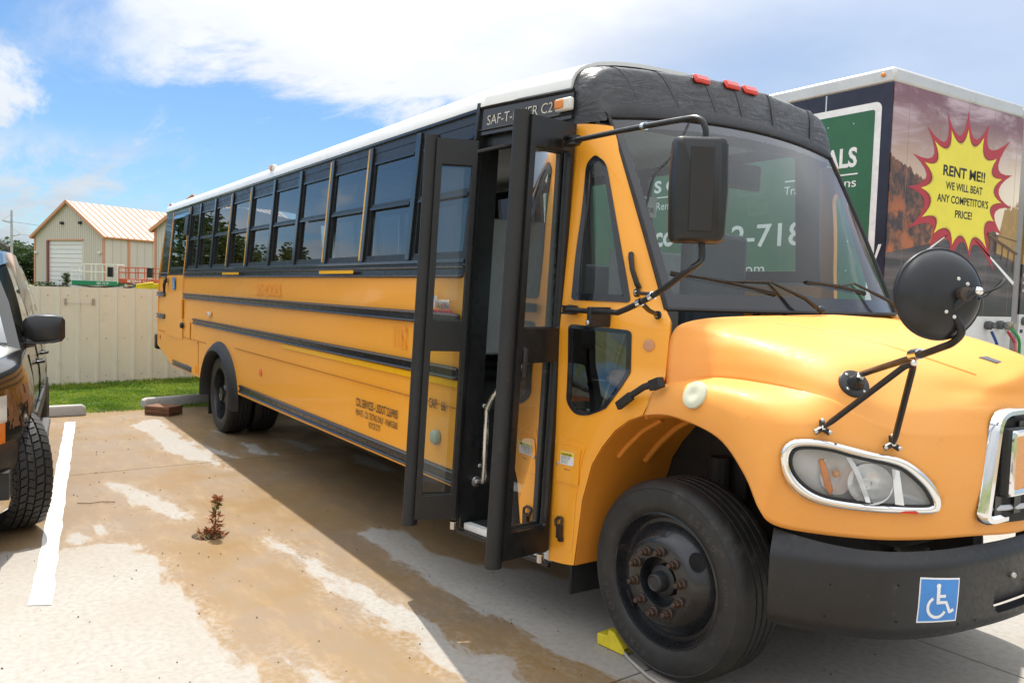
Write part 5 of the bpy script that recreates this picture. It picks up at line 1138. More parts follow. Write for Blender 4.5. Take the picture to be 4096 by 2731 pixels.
# round crossover mirror on its tripod
cmc = Vector((3.906, .088, 1.794)); cn = Vector((.88, -.46, .06)).normalized()
cm = MB().lathe(cmc, cn, [(.0001, .052), (.05, .050), (.09, .043), (.115, .032), (.128, .018), (.136, .006), (.141, .006), (.143, 0), (.141, -.012), (.132, -.014)], 44).build('crossover_mirror', mat('mirror_black', (.018, .019, .022), .36, var=.15, rvar=.08), bus, smooth=50)
MB().lathe(cmc, cn, [(.132, -.012), (.09, -.03), (.05, -.038), (.0001, -.04)], 36).build('mirror_glass', MATS['mirror_silver'], cm, smooth=60)
_, cu_, cv_ = frame(cn)
if cv_.z < 0: cv_ = -cv_
cr_ = Vector((.46, .88, 0)); ch = lambda a, b, h: cmc + cr_ * a + cv_ * b + cn * h
for a, b in ((.032, .045), (.062, .03), (-.005, -.055), (.022, -.07)): puck('rivet', ch(a, b, .047), .006, .004, lampw, cn, cm)
hub = ch(.045, -.002, .05)
MB().lathe(hub - cn * .008, cn, [(.022, 0), (.022, .03), (.014, .034), (.0001, .035)], 16).build('swivel', mat('swivel_brown', (.06, .04, .03), .6), cm)
puck('bolt', hub + cn * .05 + cr_ * .018 + Vector((0, 0, .008)), .012, .016, chrome, (.3, -.95, 0), cm)
clampP = Vector((3.765, .225, 1.588)); base_ = Vector((3.383, .465, 1.446))
MB().tube(spline([(3.384, .482, 1.479), (3.578, .351, 1.535), clampP, (3.882, .157, 1.626), (3.945, .12, 1.650), (3.972, .11, 1.687), (3.956, .088, 1.75), hub + cn * .035 + cr_ * .02 + Vector((0, 0, .012))], 6), .0118, 10).build('mirror_arm', blk2, cm)
MB().tube(spline([hub + cn * .04 + cr_ * .03, hub + cn * .06 + cr_ * .07 + Vector((0, 0, .02)), hub + cn * .03 + cr_ * .11 + Vector((0, 0, .045)), hub + cn * .0 + cr_ * .075 + Vector((0, 0, .0)), hub + cn * .02 + cr_ * .04 - Vector((0, 0, .012))], 6), .0045, 6).build('cable_tie', rubber, cm)
MB().lathe(clampP - Vector((.02, -.012, -.004)), Vector((.85, -.5, .16)), [(.0125, 0), (.019, 0), (.019, .05), (.0125, .05)], 14).build('clamp', chrome, cm); puck('bolt', clampP + Vector((.006, -.016, -.02)), .011, .014, chrome, (.4, -.9, 0), cm)
for f_ in ((3.378, .287, 1.282), (3.544, .476, 1.237)):
    q, n = hood_near(f_); f_ = Vector(f_); up_ = f_ + n * .018
    MB().tube([clampP + Vector((.003, -.01, -.022)), clampP.lerp(up_, .12) + Vector((0, 0, -.004)), clampP.lerp(up_, .9), up_], [.008, .0115, .0115, .007], 8).build('brace', blk2, cm)
    _, a1, a2 = frame(n); ft = MB()
    for k in range(3):
        an = 2 * pi * k / 3 + .5; dd = a1 * cos(an) + a2 * sin(an); ft.tube([f_ + n * .005, f_ + n * .004 + dd * .032], [.011, .011], 8)
    fo_ = ft.build('mount_foot', blk2, cm)
    for k in range(3):
        an = 2 * pi * k / 3 + .5; dd = a1 * cos(an) + a2 * sin(an); puck('screw', f_ + n * .012 + dd * .03, .0075, .006, bolt_m, n, fo_)
    puck('screw', up_, .009, .008, chrome, n, fo_)
q, n = hood_near(base_)
bd_ = MB().lathe(base_, n, [(.0605, -.01), (.0605, .004), (.056, .008), (.034, .010), (.026, .03), (.022, .045), (.0001, .046)], 28).build('mount_base', blk2, cm, smooth=40)
_, a1, a2 = frame(n)
for an in (.6, 2.2, 3.9, 5.3): puck('screw', base_ + n * .008 + (a1 * cos(an) + a2 * sin(an)) * .045, .006, .004, bolt_m, n, bd_)
MB().tube([base_ + n * .04, (3.41, .466, 1.487)], .014, 10).build('arm_sleeve', lampw, bd_)
# wipers
def wiper(pv, tip, ba, bb):
    pv, tip, ba, bb = map(Vector, (pv, tip, ba, bb)); o = MB().tube([pv, pv.lerp(tip, .35) + Vector((.015, 0, .01)), tip], [.013, .011, .006], 8).build('wiper', blk2, bus)
    b = MB(); md = ba.lerp(bb, .5); b.tube([ba, md + Vector((.008, 0, .004)), bb], [.005, .009, .005], 6); b.obox(md - Vector((0, 0, .012)), (bb - ba) / 2, (.004, 0, .003), (0, 0, .004)); b.build('wiper_blade', rubber, o)
    MB().tube([tip, md + Vector((.014, 0, .006))], .006, 6).build('wiper_link', blk2, o); puck('wiper_cap', pv, .02, .02, blk2, (.8, -.3, .5), o)
wiper((2.75, 1.10, 1.72), (2.615, .885, 1.853), (2.457, .365, 1.882), (2.642, .893, 1.80)); wiper((2.66, 1.95, 1.722), (2.605, 1.574, 1.868), (2.629, 1.141, 1.866), (2.607, 1.681, 1.822))
MB().tube(spline([(2.10, .80, 2.69), (2.20, .602, 2.50), (2.23, .458, 2.383), (2.268, .38, 2.26), (2.285, .318, 2.106)], 6), .007, 6, flat=.4).build('strap', rubber, bus)
# ------------------------------------------------------------------ wheels
tyre_m = mat('tyre', (.022, .0215, .021), .6, var=.3, vscale=10, bump=.08, bscale=80, dirt=((.10, .095, .085), .3, 7), rvar=.12)
rim_m = mat('rim_black', (.014, .015, .018), .3, var=.2, coat=.3, dirt=((.13, .105, .075), .16, 9)); lug_m = mat('lug_rust', (.075, .045, .032), .6, .3, var=.4, vscale=60)
def tyre_prof(R0=.459, rr=.306, w=.25):
    pr = [(rr, -.004), (rr + .012, .010), (rr + .035, .020), (rr + .075, .023), (R0 - .04, .016), (R0 - .035, .019), (R0 - .02, .006), (R0 - .008, -.008), (R0, -.026)]
    for g in (.065, .108, .151, .194): pr += [(R0, -g + .006), (R0 - .010, -g + .003), (R0 - .010, -g - .003), (R0, -g - .006)]
    return pr + [(R0, -w + .026), (R0 - .01, -w + .006), (R0 - .05, -w - .02), (rr + .04, -w - .02), (rr, -w)]
def wheel(name, c, n, rear=False, lettering=False, label=None):
    c = Vector(c); n = Vector(n).normalized(); _, u, w = frame(n)
    if w.z < 0: u, w = -u, -w
    tyre = MB().lathe(c, n, tyre_prof(), 72).build(name, tyre_m, bus, smooth=35)
    if label: tyre['label'] = label
    if rear: pr = [(.318, -.004), (.313, .006), (.304, .006), (.296, -.02), (.288, -.11), (.262, -.135), (.215, -.14), (.17, -.12), (.115, -.118), (.112, -.05), (.085, -.03), (.08, .0), (.0001, .004)]
    else: pr = [(.318, -.004), (.313, .006), (.304, .008), (.297, -.006), (.290, -.032), (.278, -.046), (.262, -.044), (.235, -.012), (.208, .022), (.192, .036), (.178, .040), (.114, .040), (.110, .034), (.108, -.03), (.0001, -.03)]
    rim = MB().lathe(c, n, pr, 64).build('rim', rim_m, tyre, smooth=35)
    P = lambda r, a, h: c + (u * cos(a) + w * sin(a)) * r + n * h
    if not rear:
        for k in range(10):
            a = 2 * pi * k / 10 + .22; q = P(.1435, a, .040)
            lg = MB(); lg.lathe(q, n, [(.024, 0), (.024, .006), (.018, .010)], 14); lg.lathe(q, n, [(.0185, .006), (.0185, .03), (.015, .034)], 6); lg.lathe(q, n, [(.012, .03), (.012, .046), (.009, .05), (.0001, .05)], 10); lg.build('lug_nut', lug_m, rim, smooth=30)
        hb_ = MB(); hb_.lathe(c, n, [(.075, -.03), (.072, .01), (.062, .016), (.055, .018), (.0001, .02)], 24); hb_.lathe(c + n * .0, n, [(.047, .016), (.046, .052), (.040, .066), (.034, .070), (.03, .066), (.0001, .066)], 26); hb_.build('hub', mat('hub_black', (.02, .021, .023), .5, var=.3), rim)
        for k, a in enumerate((.62, .62 + pi)):
            q = [P(.243, a, -.0085)]; rr_ = []
            for s_, h in ((1, .012), (.96, .004), (.9, -.01)): rr_.append([P(.237, a, .004) + ((u * cos(a) + w * sin(a)) * .80 - n * .60) * (.036 * s_ * cos(t_)) + (u * -sin(a) + w * cos(a)) * (.044 * s_ * sin(t_)) + ((u * cos(a) + w * sin(a)) * .60 + n * .80) * h for t_ in [2 * pi * i / 24 for i in range(24)]])
            MB().loft(rr_, caps=True).build('hand_hole', mat('hole_black', (.003, .003, .003), .9), rim)
    else:
        for k in range(10): a = 2 * pi * k / 10; MB().lathe(P(.1435, a, -.118), n, [(.018, 0), (.018, .03), (.0001, .032)], 6).build('lug_nut', rim_m, rim)
    if lettering:
        lm = mat('tyre_letter', (.062, .060, .057), .7)
        for s_, a0, sz, r0, sp in (('FIRESTONE', R(258), .05, .360, 1.7), ('FS560', R(66), .05, .352, 1.6), ('RADIAL', R(18), .032, .358, 1.3)):
            text_mesh('sidewall_lettering', s_, sz, lambda x, y: P(r0 + y, a0 - x / r0, .0235 - abs(r0 + y - .38) * .06), lm, tyre, spacing=sp)
    return tyre
sA = R(4.46)
wheel('front_wheel', (2.602, .262, .459), (sin(sA), -cos(sA), 0), lettering=True, label='front wheel with black steel rim and rusty lug nuts')
wheel('front_wheel', (2.602, 2 * YC - .262, .459), (-sin(sA), cos(sA), 0))
for y, sg in ((.06, -1), (2 * YC - .06, 1)):
    wheel('rear_wheel', (-4.70, y, .459), (0, sg, 0), rear=True); wheel('rear_wheel', (-4.70, y - sg * .32, .459), (0, sg, 0), rear=True)
# ------------------------------------------------------------------ wheel chocks
ch_m = mat('chock_yellow', (.70, .56, .03), .55, var=.15, vscale=12, dirt=((.30, .25, .08), .3, 18))
def chock(name, c, ang, label):
    t_ = thing(name, label, 'chock', (c[0], c[1], 0), ang)
    prof = [(-.09, .003), (.09, .003), (.09, .03), (.02, .095), (-.015, .10), (-.02, .065), (-.09, .06)]
    MB().loft([[(a, y, b) for a, b in prof] for y in (-.055, -.05, .05, .055)]).build('wedge', ch_m, t_, local=True, bevel=.01)
    return t_
c1 = chock('wheel_chock', (2.255, .30), R(8), 'yellow wheel chock tucked behind the front wheel, rope attached'); chock('wheel_chock', (3.05, .42), R(186), 'yellow wheel chock in front of the front wheel')
rp_ = MB().tube(spline([(2.235, .30, .07), (2.28, .285, .045), (2.37, .26, .012), (2.53, .215, .012), (2.62, .20, .012), (2.80, .20, .012), (2.97, .28, .02), (3.06, .36, .06)], 8), .0075, 8)
tag(rp_.build('chock_rope', mat('rope', (.42, .40, .36), .9, bump=.5, bscale=220)), 'grey rope running past the front tyre between the chocks', 'rope')
# ------------------------------------------------------------------ trailers beyond the bus
white_al = mat('trailer_white', (.66, .66, .65), .4, var=.05, dirt=((.42, .40, .36), .2, 3)); alu = mat('trailer_rail', (.62, .62, .61), .35, .4, var=.06, dirt=((.35, .33, .3), .25, 5))
green = mat('sign_green', (.028, .135, .062), .45, var=.12, vscale=1.5); navy = mat('wrap_navy', (.016, .018, .04), .4, var=.4, vscale=1.2)
def scene_print():
    """printed wrap: dusk sky over a mountain slope, bushes and a road"""
    m, nt, out = node_mat('wrap_picture'); t = NT(nt); c = t.n('ShaderNodeTexCoord').outputs['Object']; sp = t.n('ShaderNodeSeparateXYZ', {0: c}); y, z = sp.outputs[1], sp.outputs[2]
    mp = t.n('ShaderNodeMapping', {0: c, 3: (1, .7, 2.4)}).outputs[0]; n1 = t.noise(1.6, 7, .62, mp, .6); n2 = t.noise(7, 6, .7, c)
    skyc = t.mix(t.ramp(z, 2.5, 3.95), (.80, .62, .42), (.20, .085, .11)); skyc = t.mix(t.ramp(n1, .42, .68), skyc, (.52, .40, .44)); skyc = t.mix(t.math('MULTIPLY', t.ramp(y, 6.2, 7.7), t.ramp(z, 3.8, 3.0)), skyc, (.85, .74, .58))
    ridge = t.math('ADD', t.math('MULTIPLY', t.math('SUBTRACT', y, 5.17), -.30), t.math('ADD', 3.24, t.math('MULTIPLY', t.math('SUBTRACT', t.noise(9, 5, .7, t.n('ShaderNodeMapping', {0: c, 3: (0, 1, 0)}).outputs[0]), .5), .22)))
    mt = t.mix(t.ramp(n2, .4, .65), (.035, .02, .018), (.22, .085, .035)); mt = t.mix(t.math('MULTIPLY', t.ramp(t.noise(3.2, 6, .7, c), .5, .62), t.ramp(z, 3.0, 2.7)), mt, (.40, .11, .025))
    c1 = t.mix(t.math('LESS_THAN', z, ridge), skyc, mt)
    tree = t.math('MULTIPLY', t.math('GREATER_THAN', y, t.math('ADD', 7.28, t.math('MULTIPLY', t.math('SUBTRACT', z, 2.4), .32))), t.math('LESS_THAN', z, t.math('ADD', 2.55, t.math('MULTIPLY', n2, .75)))); c1 = t.mix(tree, c1, t.mix(n2, (.16, .08, .02), (.58, .36, .08)))
    road = t.mix(t.ramp(t.noise(2.5, 5, .6, t.n('ShaderNodeMapping', {0: c, 3: (1, .5, 5)}).outputs[0]), .35, .7), (.035, .028, .028), (.13, .095, .095)); road = t.mix(t.ramp(z, 2.0, 1.75), road, (.018, .017, .017))
    rl = t.math('LESS_THAN', z, t.math('SUBTRACT', 2.52, t.math('MULTIPLY', t.math('ABSOLUTE', t.math('SUBTRACT', y, 6.55)), .18))); c1 = t.mix(rl, c1, road)
    t.bsdf(out, **{'Base Color': c1, 'Roughness': .4, 'Coat Weight': .2}); return m
def trailer(name, label, x, y0, y1, back, z0=1.05):
    o = thing(name, label, 'trailer', ((x + back) / 2, (y0 + y1) / 2, 0))
    MB().box(back, x - .02, y0 + .02, y1 - .02, z0, 4.06).build('box', white_al, o, smooth=0)
    MB().box(back, x, y0 - .004, y1 + .004, 3.945, 4.10).build('top_rail', alu, o, bevel=.03)
    MB().box(back, x, y0 - .012, y1 + .012, z0 - .1, z0 + .08).build('bottom_rail', alu, o, bevel=.01)
    MB().box(x - 2.4, x - 2.2, y0 + .3, y0 + .5, .05, z0).build('landing_leg', dark, o, smooth=0); MB().box(x - 2.4, x - 2.2, y1 - .5, y1 - .3, .05, z0).build('landing_leg', dark, o, smooth=0)
    for xx in (back + 1.5, back + 2.8):
        for yy in (y0 + .15, y1 - .15):
            s = -1 if yy < (y0 + y1) / 2 else 1
            MB().lathe((xx, yy, .5), (0, s, 0), [(.0001, .0), (.2, .0), (.28, .02), (.30, .05), (.42, .06), (.5, .02), (.5, -.22), (.3, -.24)], 28).build('wheel', tyre_m, o)
    MB().box(back + .6, back + 3.6, y0 + .3, y1 - .3, .6, z0 - .05).build('bogie', dark, o, smooth=0)
    puck('marker_lamp', (x - .12, y0 - .006, 4.03), .022, .02, amber, (0, -1, 0), o)
    return o
tr = trailer('box_trailer', 'box trailer with green sign side and RENT ME starburst on its nose', .49, 5.17, 7.745, -14.5)
nose = MB().box(.47, .4935, 5.175, 7.74, 1.667, 3.943).build('nose_wrap', scene_print(), tr, smooth=0)
MB().box(.47, .494, 5.172, 7.742, 1.15, 1.664).build('nose_plate', white_al, tr, smooth=0)
for y in (5.45, 6.02, 6.56, 7.10, 7.62):
    MB().box(.4925, .4942, y - .002, y + .002, 1.67, 3.94).build('panel_seam', mat('seam_print', (.28, .2, .19), .5), nose, smooth=0)
sidew = MB().box(-14.4, .485, 5.164, 5.175, 1.15, 3.943).build('side_wrap', navy, tr, smooth=0)
for k in range(10): MB().box(-.28 - 1.3 * k, -.265 - 1.3 * k, 5.1615, 5.164, 1.15, 3.94).build('panel_seam', alu, sidew, smooth=0)
sg_b = panel('sign_border', rect(-5.4, .375, 1.55, 3.777, .07), [], lambda x, z: (x, 5.1612, z), wht, sidew, thick=0, smooth=0)
panel('sign_field', rect(-5.33, .305, 1.62, 3.705, .03), [], lambda x, z: (x, 5.1596, z), green, sidew, thick=0, smooth=0)
def t2(x0, z0): return lambda u, v: (x0 + u, 5.1578, z0 + v)
for s, x0, z0, sz, ft_, bo_ in (('ALS', -.235, 3.168, .27, .375, .03), ('ions', -.145, 2.957, .135, .27, .0), ('X', -3.235, 3.14, .215, .135, .02), ('S C', -2.855, 3.14, .215, .42, .03), ('Rent', -2.815, 2.91, .145, .285, 0), ('Trans', -.755, 2.938, .135, .30, 0), ('co', -2.815, 2.44, .36, .36, .03), ('2-718', -1.5, 2.385, .36, 1.03, .012), ('s.com', -1.5, 2.065, .19, .51, 0)):
    text_mesh('sign_lettering', s, sz, t2(x0, z0), wht, sidew, fit=ft_, bold=bo_)
MB().box(-2.9, -2.4, 5.1570, 5.1578, 3.065, 3.08).build('sign_rule', wht, sidew, smooth=0); MB().box(-.75, .147, 5.1570, 5.1578, 3.08, 3.095).build('sign_rule', wht, sidew, smooth=0)
for z in (3.60, 3.3, 3.0, 2.7, 2.4, 2.1):
    for x in (-.28, .02): MB().lathe((x + .05, 5.159, z), (0, -1, 0), [(.008, 0), (.006, .004), (.0001, .005)], 8).build('rivet', alu, sidew)
lw = MB(); lw.add([(.42, 5.1585, 2.36), (.455, 5.1585, 2.36), (.40, 5.1585, 2.20), (.455, 5.1585, 2.02), (.42, 5.1585, 2.02), (.375, 5.1585, 2.20)], [(0, 1, 2, 5), (5, 2, 3, 4)]); lw.build('wrap_chevron', wht, sidew, smooth=0)
# starburst
BC = (6.55, 3.0)
red_t = [(6.549, 3.861), (6.984, 3.778), (7.463, 3.658), (7.548, 3.28), (7.576, 2.912), (7.4, 2.595), (7.277, 2.171), (6.741, 2.286), (6.36, 2.21), (5.926, 2.354), (5.519, 2.537), (5.48, 2.956), (5.547, 3.292), (5.78, 3.594), (6.144, 3.769)]
yel_t = [(6.56, 3.666), (6.882, 3.619), (7.181, 3.425), (7.321, 3.213), (7.34, 2.95), (7.199, 2.732), (7.078, 2.425), (6.71, 2.378), (6.367, 2.42), (6.0, 2.52), (5.762, 2.671), (5.719, 2.967), (5.761, 3.23), (5.924, 3.464), (6.224, 3.614)]
def burst(tips, inner, bulge):
    out = []
    for i, a in enumerate(tips):
        b = tips[(i + 1) % len(tips)]; A, B = Vector(a), Vector(b); C = Vector(BC); m_ = (A + B) / 2; v_ = C + (m_ - C) * inner
        for k in range(7):
            s = k / 7; P = A * (1 - s) ** 2 + v_ * 2 * s * (1 - s) + B * s * s; out.append(tuple(P))
    return out
red_p = mat('print_red', (.42, .028, .04), .45, var=.06); dred = mat('print_dark_red', (.22, .015, .025), .45, var=.06); yel_p = mat('print_yellow', (.80, .70, .06), .45, var=.05); ylo = mat('print_olive', (.62, .52, .05), .45)
def nm(off): return lambda y, z: (.4935 + off, y, z)
rb_ = panel('starburst', burst(red_t, .42, 0), [], nm(.0015), red_p, nose, thick=0, smooth=0)
for ts, inn, mm, of in ((yel_t, .62, dred, .0025), (yel_t, .56, ylo, .0032), ([(y, z) for y, z in yel_t], .50, yel_p, .004)):
    panel('starburst_layer', burst(ts, inn, 0), [], nm(of), mm, rb_, thick=0, smooth=0)
for s, y, z, sz, sx_, b_ in (('RENT ME!!', 6.535, 3.140, .15, .845, .03), ('WE WILL BEAT', 6.55, 3.0, .112, .74, .022), ("ANY COMPETITOR'S", 6.545, 2.86, .112, 1.03, .022), ('PRICE!', 6.56, 2.715, .112, .34, .022)):
    text_mesh('lettering', s, sz, lambda u, v: (.4985, y + u, z + v), ink, rb_, fit=sx_, bold=b_, align='CENTER')
for a, b, w in (((6.27, 2.52), (5.60, 2.19), .02), ((6.84, 2.50), (7.74, 2.05), .022)):
    A, B = Vector(a), Vector(b); d = (B - A).normalized(); n = Vector((-d.y, d.x)); mb = MB(); mb.add([(.495, *(A + n * .004)), (.495, *(B + n * w)), (.495, *(B - n * w)), (.495, *(A - n * .004))], [(0, 1, 2, 3)]); mb.build('road_line', wht, nose, smooth=0)
gr3 = MB(); gr3.tube([(.496, 7.09, 2.58), (.496, 7.76, 2.40)], .02, 4); gr3.tube([(.496, 7.09, 2.605), (.496, 7.76, 2.54)], .006, 4)
for k in range(5): gr3.tube([(.496, 7.15 + .14 * k, 2.56 - .035 * k), (.496, 7.15 + .14 * k, 2.42 - .06 * k)], .008, 4)
gr3.build('printed_guardrail', mat('print_brown', (.16, .11, .075), .5), nose, smooth=0)
# air couplings and hoses on the nose
def coupling(o, y, z, m, hose, hm, c2=None):
    MB().lathe((.494, y, z), (1, 0, 0), [(.045, 0), (.05, .02), (.05, .06), (.035, .07), (.035, .10), (.0001, .10)], 16).build('air_coupling', m, o); 
    if hose: MB().tube(spline(hose, 6), .016, 8).build('air_hose', hm, o)
cg = mat('coupling_grey', (.09, .095, .10), .5); cc_ = mat('coupling_tan', (.32, .29, .22), .5); hb_blue = mat('hose_blue', (.02, .06, .22), .4); hb_red = mat('hose_red', (.45, .03, .04), .4); hb_green = mat('hose_green', (.03, .30, .05), .4)
coupling(tr, 7.18, 1.565, cg, [(.56, 7.18, 1.50), (.60, 7.22, 1.38), (.60, 7.32, 1.25), (.58, 7.38, 1.1)], hb_blue); coupling(tr, 7.43, 1.57, cg, [(.58, 7.50, 1.50), (.62, 7.60, 1.36), (.60, 7.68, 1.2), (.58, 7.74, 1.0)], hb_red); coupling(tr, 7.64, 1.56, cc_, [(.58, 7.58, 1.53), (.62, 7.68, 1.42), (.60, 7.76, 1.25), (.58, 7.8, 1.0)], hb_green)
for a, b in (((.601, 7.235, 1.36), (.601, 7.30, 1.27)), ((.621, 7.595, 1.375), (.611, 7.65, 1.26))): MB().tube([a, b], .022, 8).build('hose_grip', mat('grip_' + str(a[1]), (.35, .5, .62) if a[1] < 7.4 else (.62, .2, .2), .4), tr)
tr2 = trailer('box_trailer', 'box trailer at the right edge behind the starburst trailer, green panel and picture wrap', .52, 7.86, 10.43, -14.5)
w2 = MB().box(.50, .5235, 7.865, 10.425, 1.70, 3.943).build('nose_wrap', MATS.get('wrap2') or scene_print(), tr2, smooth=0)
MB().box(.50, .524, 7.862, 10.428, 1.15, 1.697).build('nose_plate', white_al, tr2, smooth=0)
panel('green_panel', rect(7.87, 9.5, 2.40, 3.45), [], lambda y, z: (.5250, y, z), green, w2, thick=0, smooth=0)
for s, z, sz in (('CK', 3.03, .15), ('smi', 2.93, .09), ('Test', 2.64, .12), ('our web', 2.53, .08), ('hool, We', 2.13, .07), ('ve alterna', 2.05, .07), ('ving schoo', 1.96, .07)): text_mesh('lettering', s, sz, lambda u, v: (.5265, 7.885 + u, z + v), wht, w2)
coupling(tr2, 7.96, 1.62, cg, [(.58, 7.98, 1.5), (.62, 8.02, 1.3), (.6, 8.05, 1.0)], hb_blue); MB().box(.524, .53, 7.9, 7.96, 1.48, 1.52).build('data_plate', navy, tr2, smooth=0)

# ------------------------------------------------------------------ warehouse and yard beyond the fence
def metal_wall(name, col, pitch, axis):
    m, nt, out = node_mat(name); t = NT(nt); c = t.n('ShaderNodeTexCoord').outputs['Object']
    b = t.bsdf(out, **{'Base Color': t.mix(t.noise(.6, 4, .5, c), tuple(q * .93 for q in col), col), 'Roughness': .5}); return m
tanw = metal_wall('wall_tan', (.57, .53, .465), 1, 0); rust_t = mat('trim_rust', (.56, .26, .14), .5, var=.08); roofb = mat('roof_peach', (.60, .45, .34), .45, var=.04); rib_t = mat('roof_rib', (.52, .20, .09), .5)
def shed(name, label, gl_, gr_, L, he, ha, door=None, lamps=True):
    gl_, gr_ = Vector(gl_), Vector(gr_); g = (gr_ - gl_); Wd = g.length; g.normalize(); b = Vector((-g.y, g.x, 0))
    if b.x > 0: b = -b
    o = thing(name, label, 'warehouse', (gl_ + gr_) / 2 + b * L / 2)
    Q = lambda u, w, z: gl_ + g * u + b * w + Vector((0, 0, z))
    hs = [[Q(u, 0, z) for u, z in rect(*door)]] if door else []
    gable = panel('gable_wall', [(0, 0), (Wd, 0), (Wd, he), (Wd / 2, ha), (0, he)], [rect(*door)] if door else [], lambda u, z: Q(u, 0, z), tanw, o, thick=.1, smooth=0)
    n = int(Wd / .3)
    for k in range(1, n):
        u = k * Wd / n; zt = he + (ha - he) * (1 - abs(2 * u / Wd - 1)) - .05
        if door and door[0] - .1 < u < door[1] + .1: z0 = door[3] + .12
        else: z0 = 0
        MB().obox(Q(u, -.02, (z0 + zt) / 2), g * .035, b * .02, (0, 0, (zt - z0) / 2)).build('wall_rib', tanw, gable, smooth=0)
    for u, s in ((0, 1), (Wd, -1)):
        w_ = MB(); w_.obox(Q(u, L / 2, he / 2), g * .05, b * (L / 2 - .05), (0, 0, he / 2)); sw_ = w_.build('side_wall', tanw, o, smooth=0)
        if s < 0:
            for k in range(1, int(L / .9)): MB().obox(Q(u + .07, k * .9, he / 2), g * .03, b * .06, (0, 0, he / 2 - .1)).build('wall_rib', tanw, sw_, smooth=0)
    rs = Q(0, L, 0) - Q(0, 0, 0)
    for sgn in (0, 1):
        e0 = Q(-.25, -.3, he - .22) if not sgn else Q(Wd + .25, -.3, he - .22); a0 = Q(Wd / 2, -.3, ha + .02); along = b * (L + .6)
        up_ = (a0 - e0); nn = up_.cross(along).normalized(); nn = nn if nn.z > 0 else -nn
        r_ = MB(); r_.obox(e0 + up_ / 2 + along / 2 + nn * .05, up_ / 2, along / 2, nn * .05); ro = r_.build('roof_slope', roofb, o, smooth=0)
        if sgn:
            for k in range(int((L + .6) / .75)): MB().obox(e0 + up_ / 2 + b * (.4 + k * .75) + nn * .12, up_ / 2, b * .04, nn * .03).build('roof_rib', rib_t, ro, smooth=0)
            MB().obox(e0 + up_ * .45 + b * 8.3 + nn * .112, up_ * .25, b * .55, nn * .006).build('skylight', mat('skylight', (.80, .80, .78), .3), ro, smooth=0)
        MB().obox(e0 + up_ / 2 - b * .02 + nn * .02, up_ / 2 + up_.normalized() * .06, b * .04, nn * .13).build('gable_trim', rust_t, o, smooth=0)
        MB().obox(e0 + along / 2 + nn * .0, up_.normalized() * .07, along / 2, nn * .09).build('eave_gutter', rust_t, o, smooth=0)
    for u in (.05, Wd - .05): MB().obox(Q(u, -.03, he / 2), g * .09, b * .05, (0, 0, he / 2)).build('corner_trim', rust_t, o, smooth=0)
    MB().obox(Q(Wd + .08, 2.6, he / 2), g * .05, b * .12, (0, 0, he / 2)).build('downpipe', rust_t, o, smooth=0)
    if door:
        d0, d1, z0, z1 = door; nS = 13; dh = (z1 - z0) / nS
        for k in range(nS): MB().obox(Q((d0 + d1) / 2, .12, z0 + dh * (k + .5)), g * ((d1 - d0) / 2), b * .02, (0, 0, dh / 2 - .012)).build('door_panel', mat('door_white', (.70, .70, .70), .45, var=.04), o, smooth=0, bevel=.02)
        MB().obox(Q(d0 - .1, -.03, z1 / 2), g * .12, b * .06, (0, 0, z1 / 2)).build('door_trim', mat('trim_maroon', (.20, .05, .05), .5), o, smooth=0); MB().obox(Q((d0 + d1) / 2, -.03, z1 + .06), g * ((d1 - d0) / 2 + .2), b * .06, (0, 0, .05)).build('door_trim', rust_t, o, smooth=0)
    if lamps:
        for u in (Wd * .42, Wd * .68): MB().obox(Q(u, -.15, he + 1.15), g * .15, b * .14, (0, 0, .13)).build('flood_lamp', blk2, o, bevel=.04)
        for u in (.35, Wd - .55): MB().obox(Q(u, -.12, 4.35), g * .18, b * .1, (0, 0, .1)).build('wall_camera', lampw, o, bevel=.04)
    return o
shed('warehouse', 'tan metal warehouse with peach ribbed roof and white roll-up door', (-87.97, 2.69, 0), (-79.43, 7.81, 0), 26, 6.0, 9.15, (2.05, 6.9, 0, 5.5))
shed('warehouse', 'second tan metal building half hidden behind the rear of the bus', (-66.2, 9.9, 0), (-60.5, 14.8, 0), 12, 6.1, 8.6, None, False)
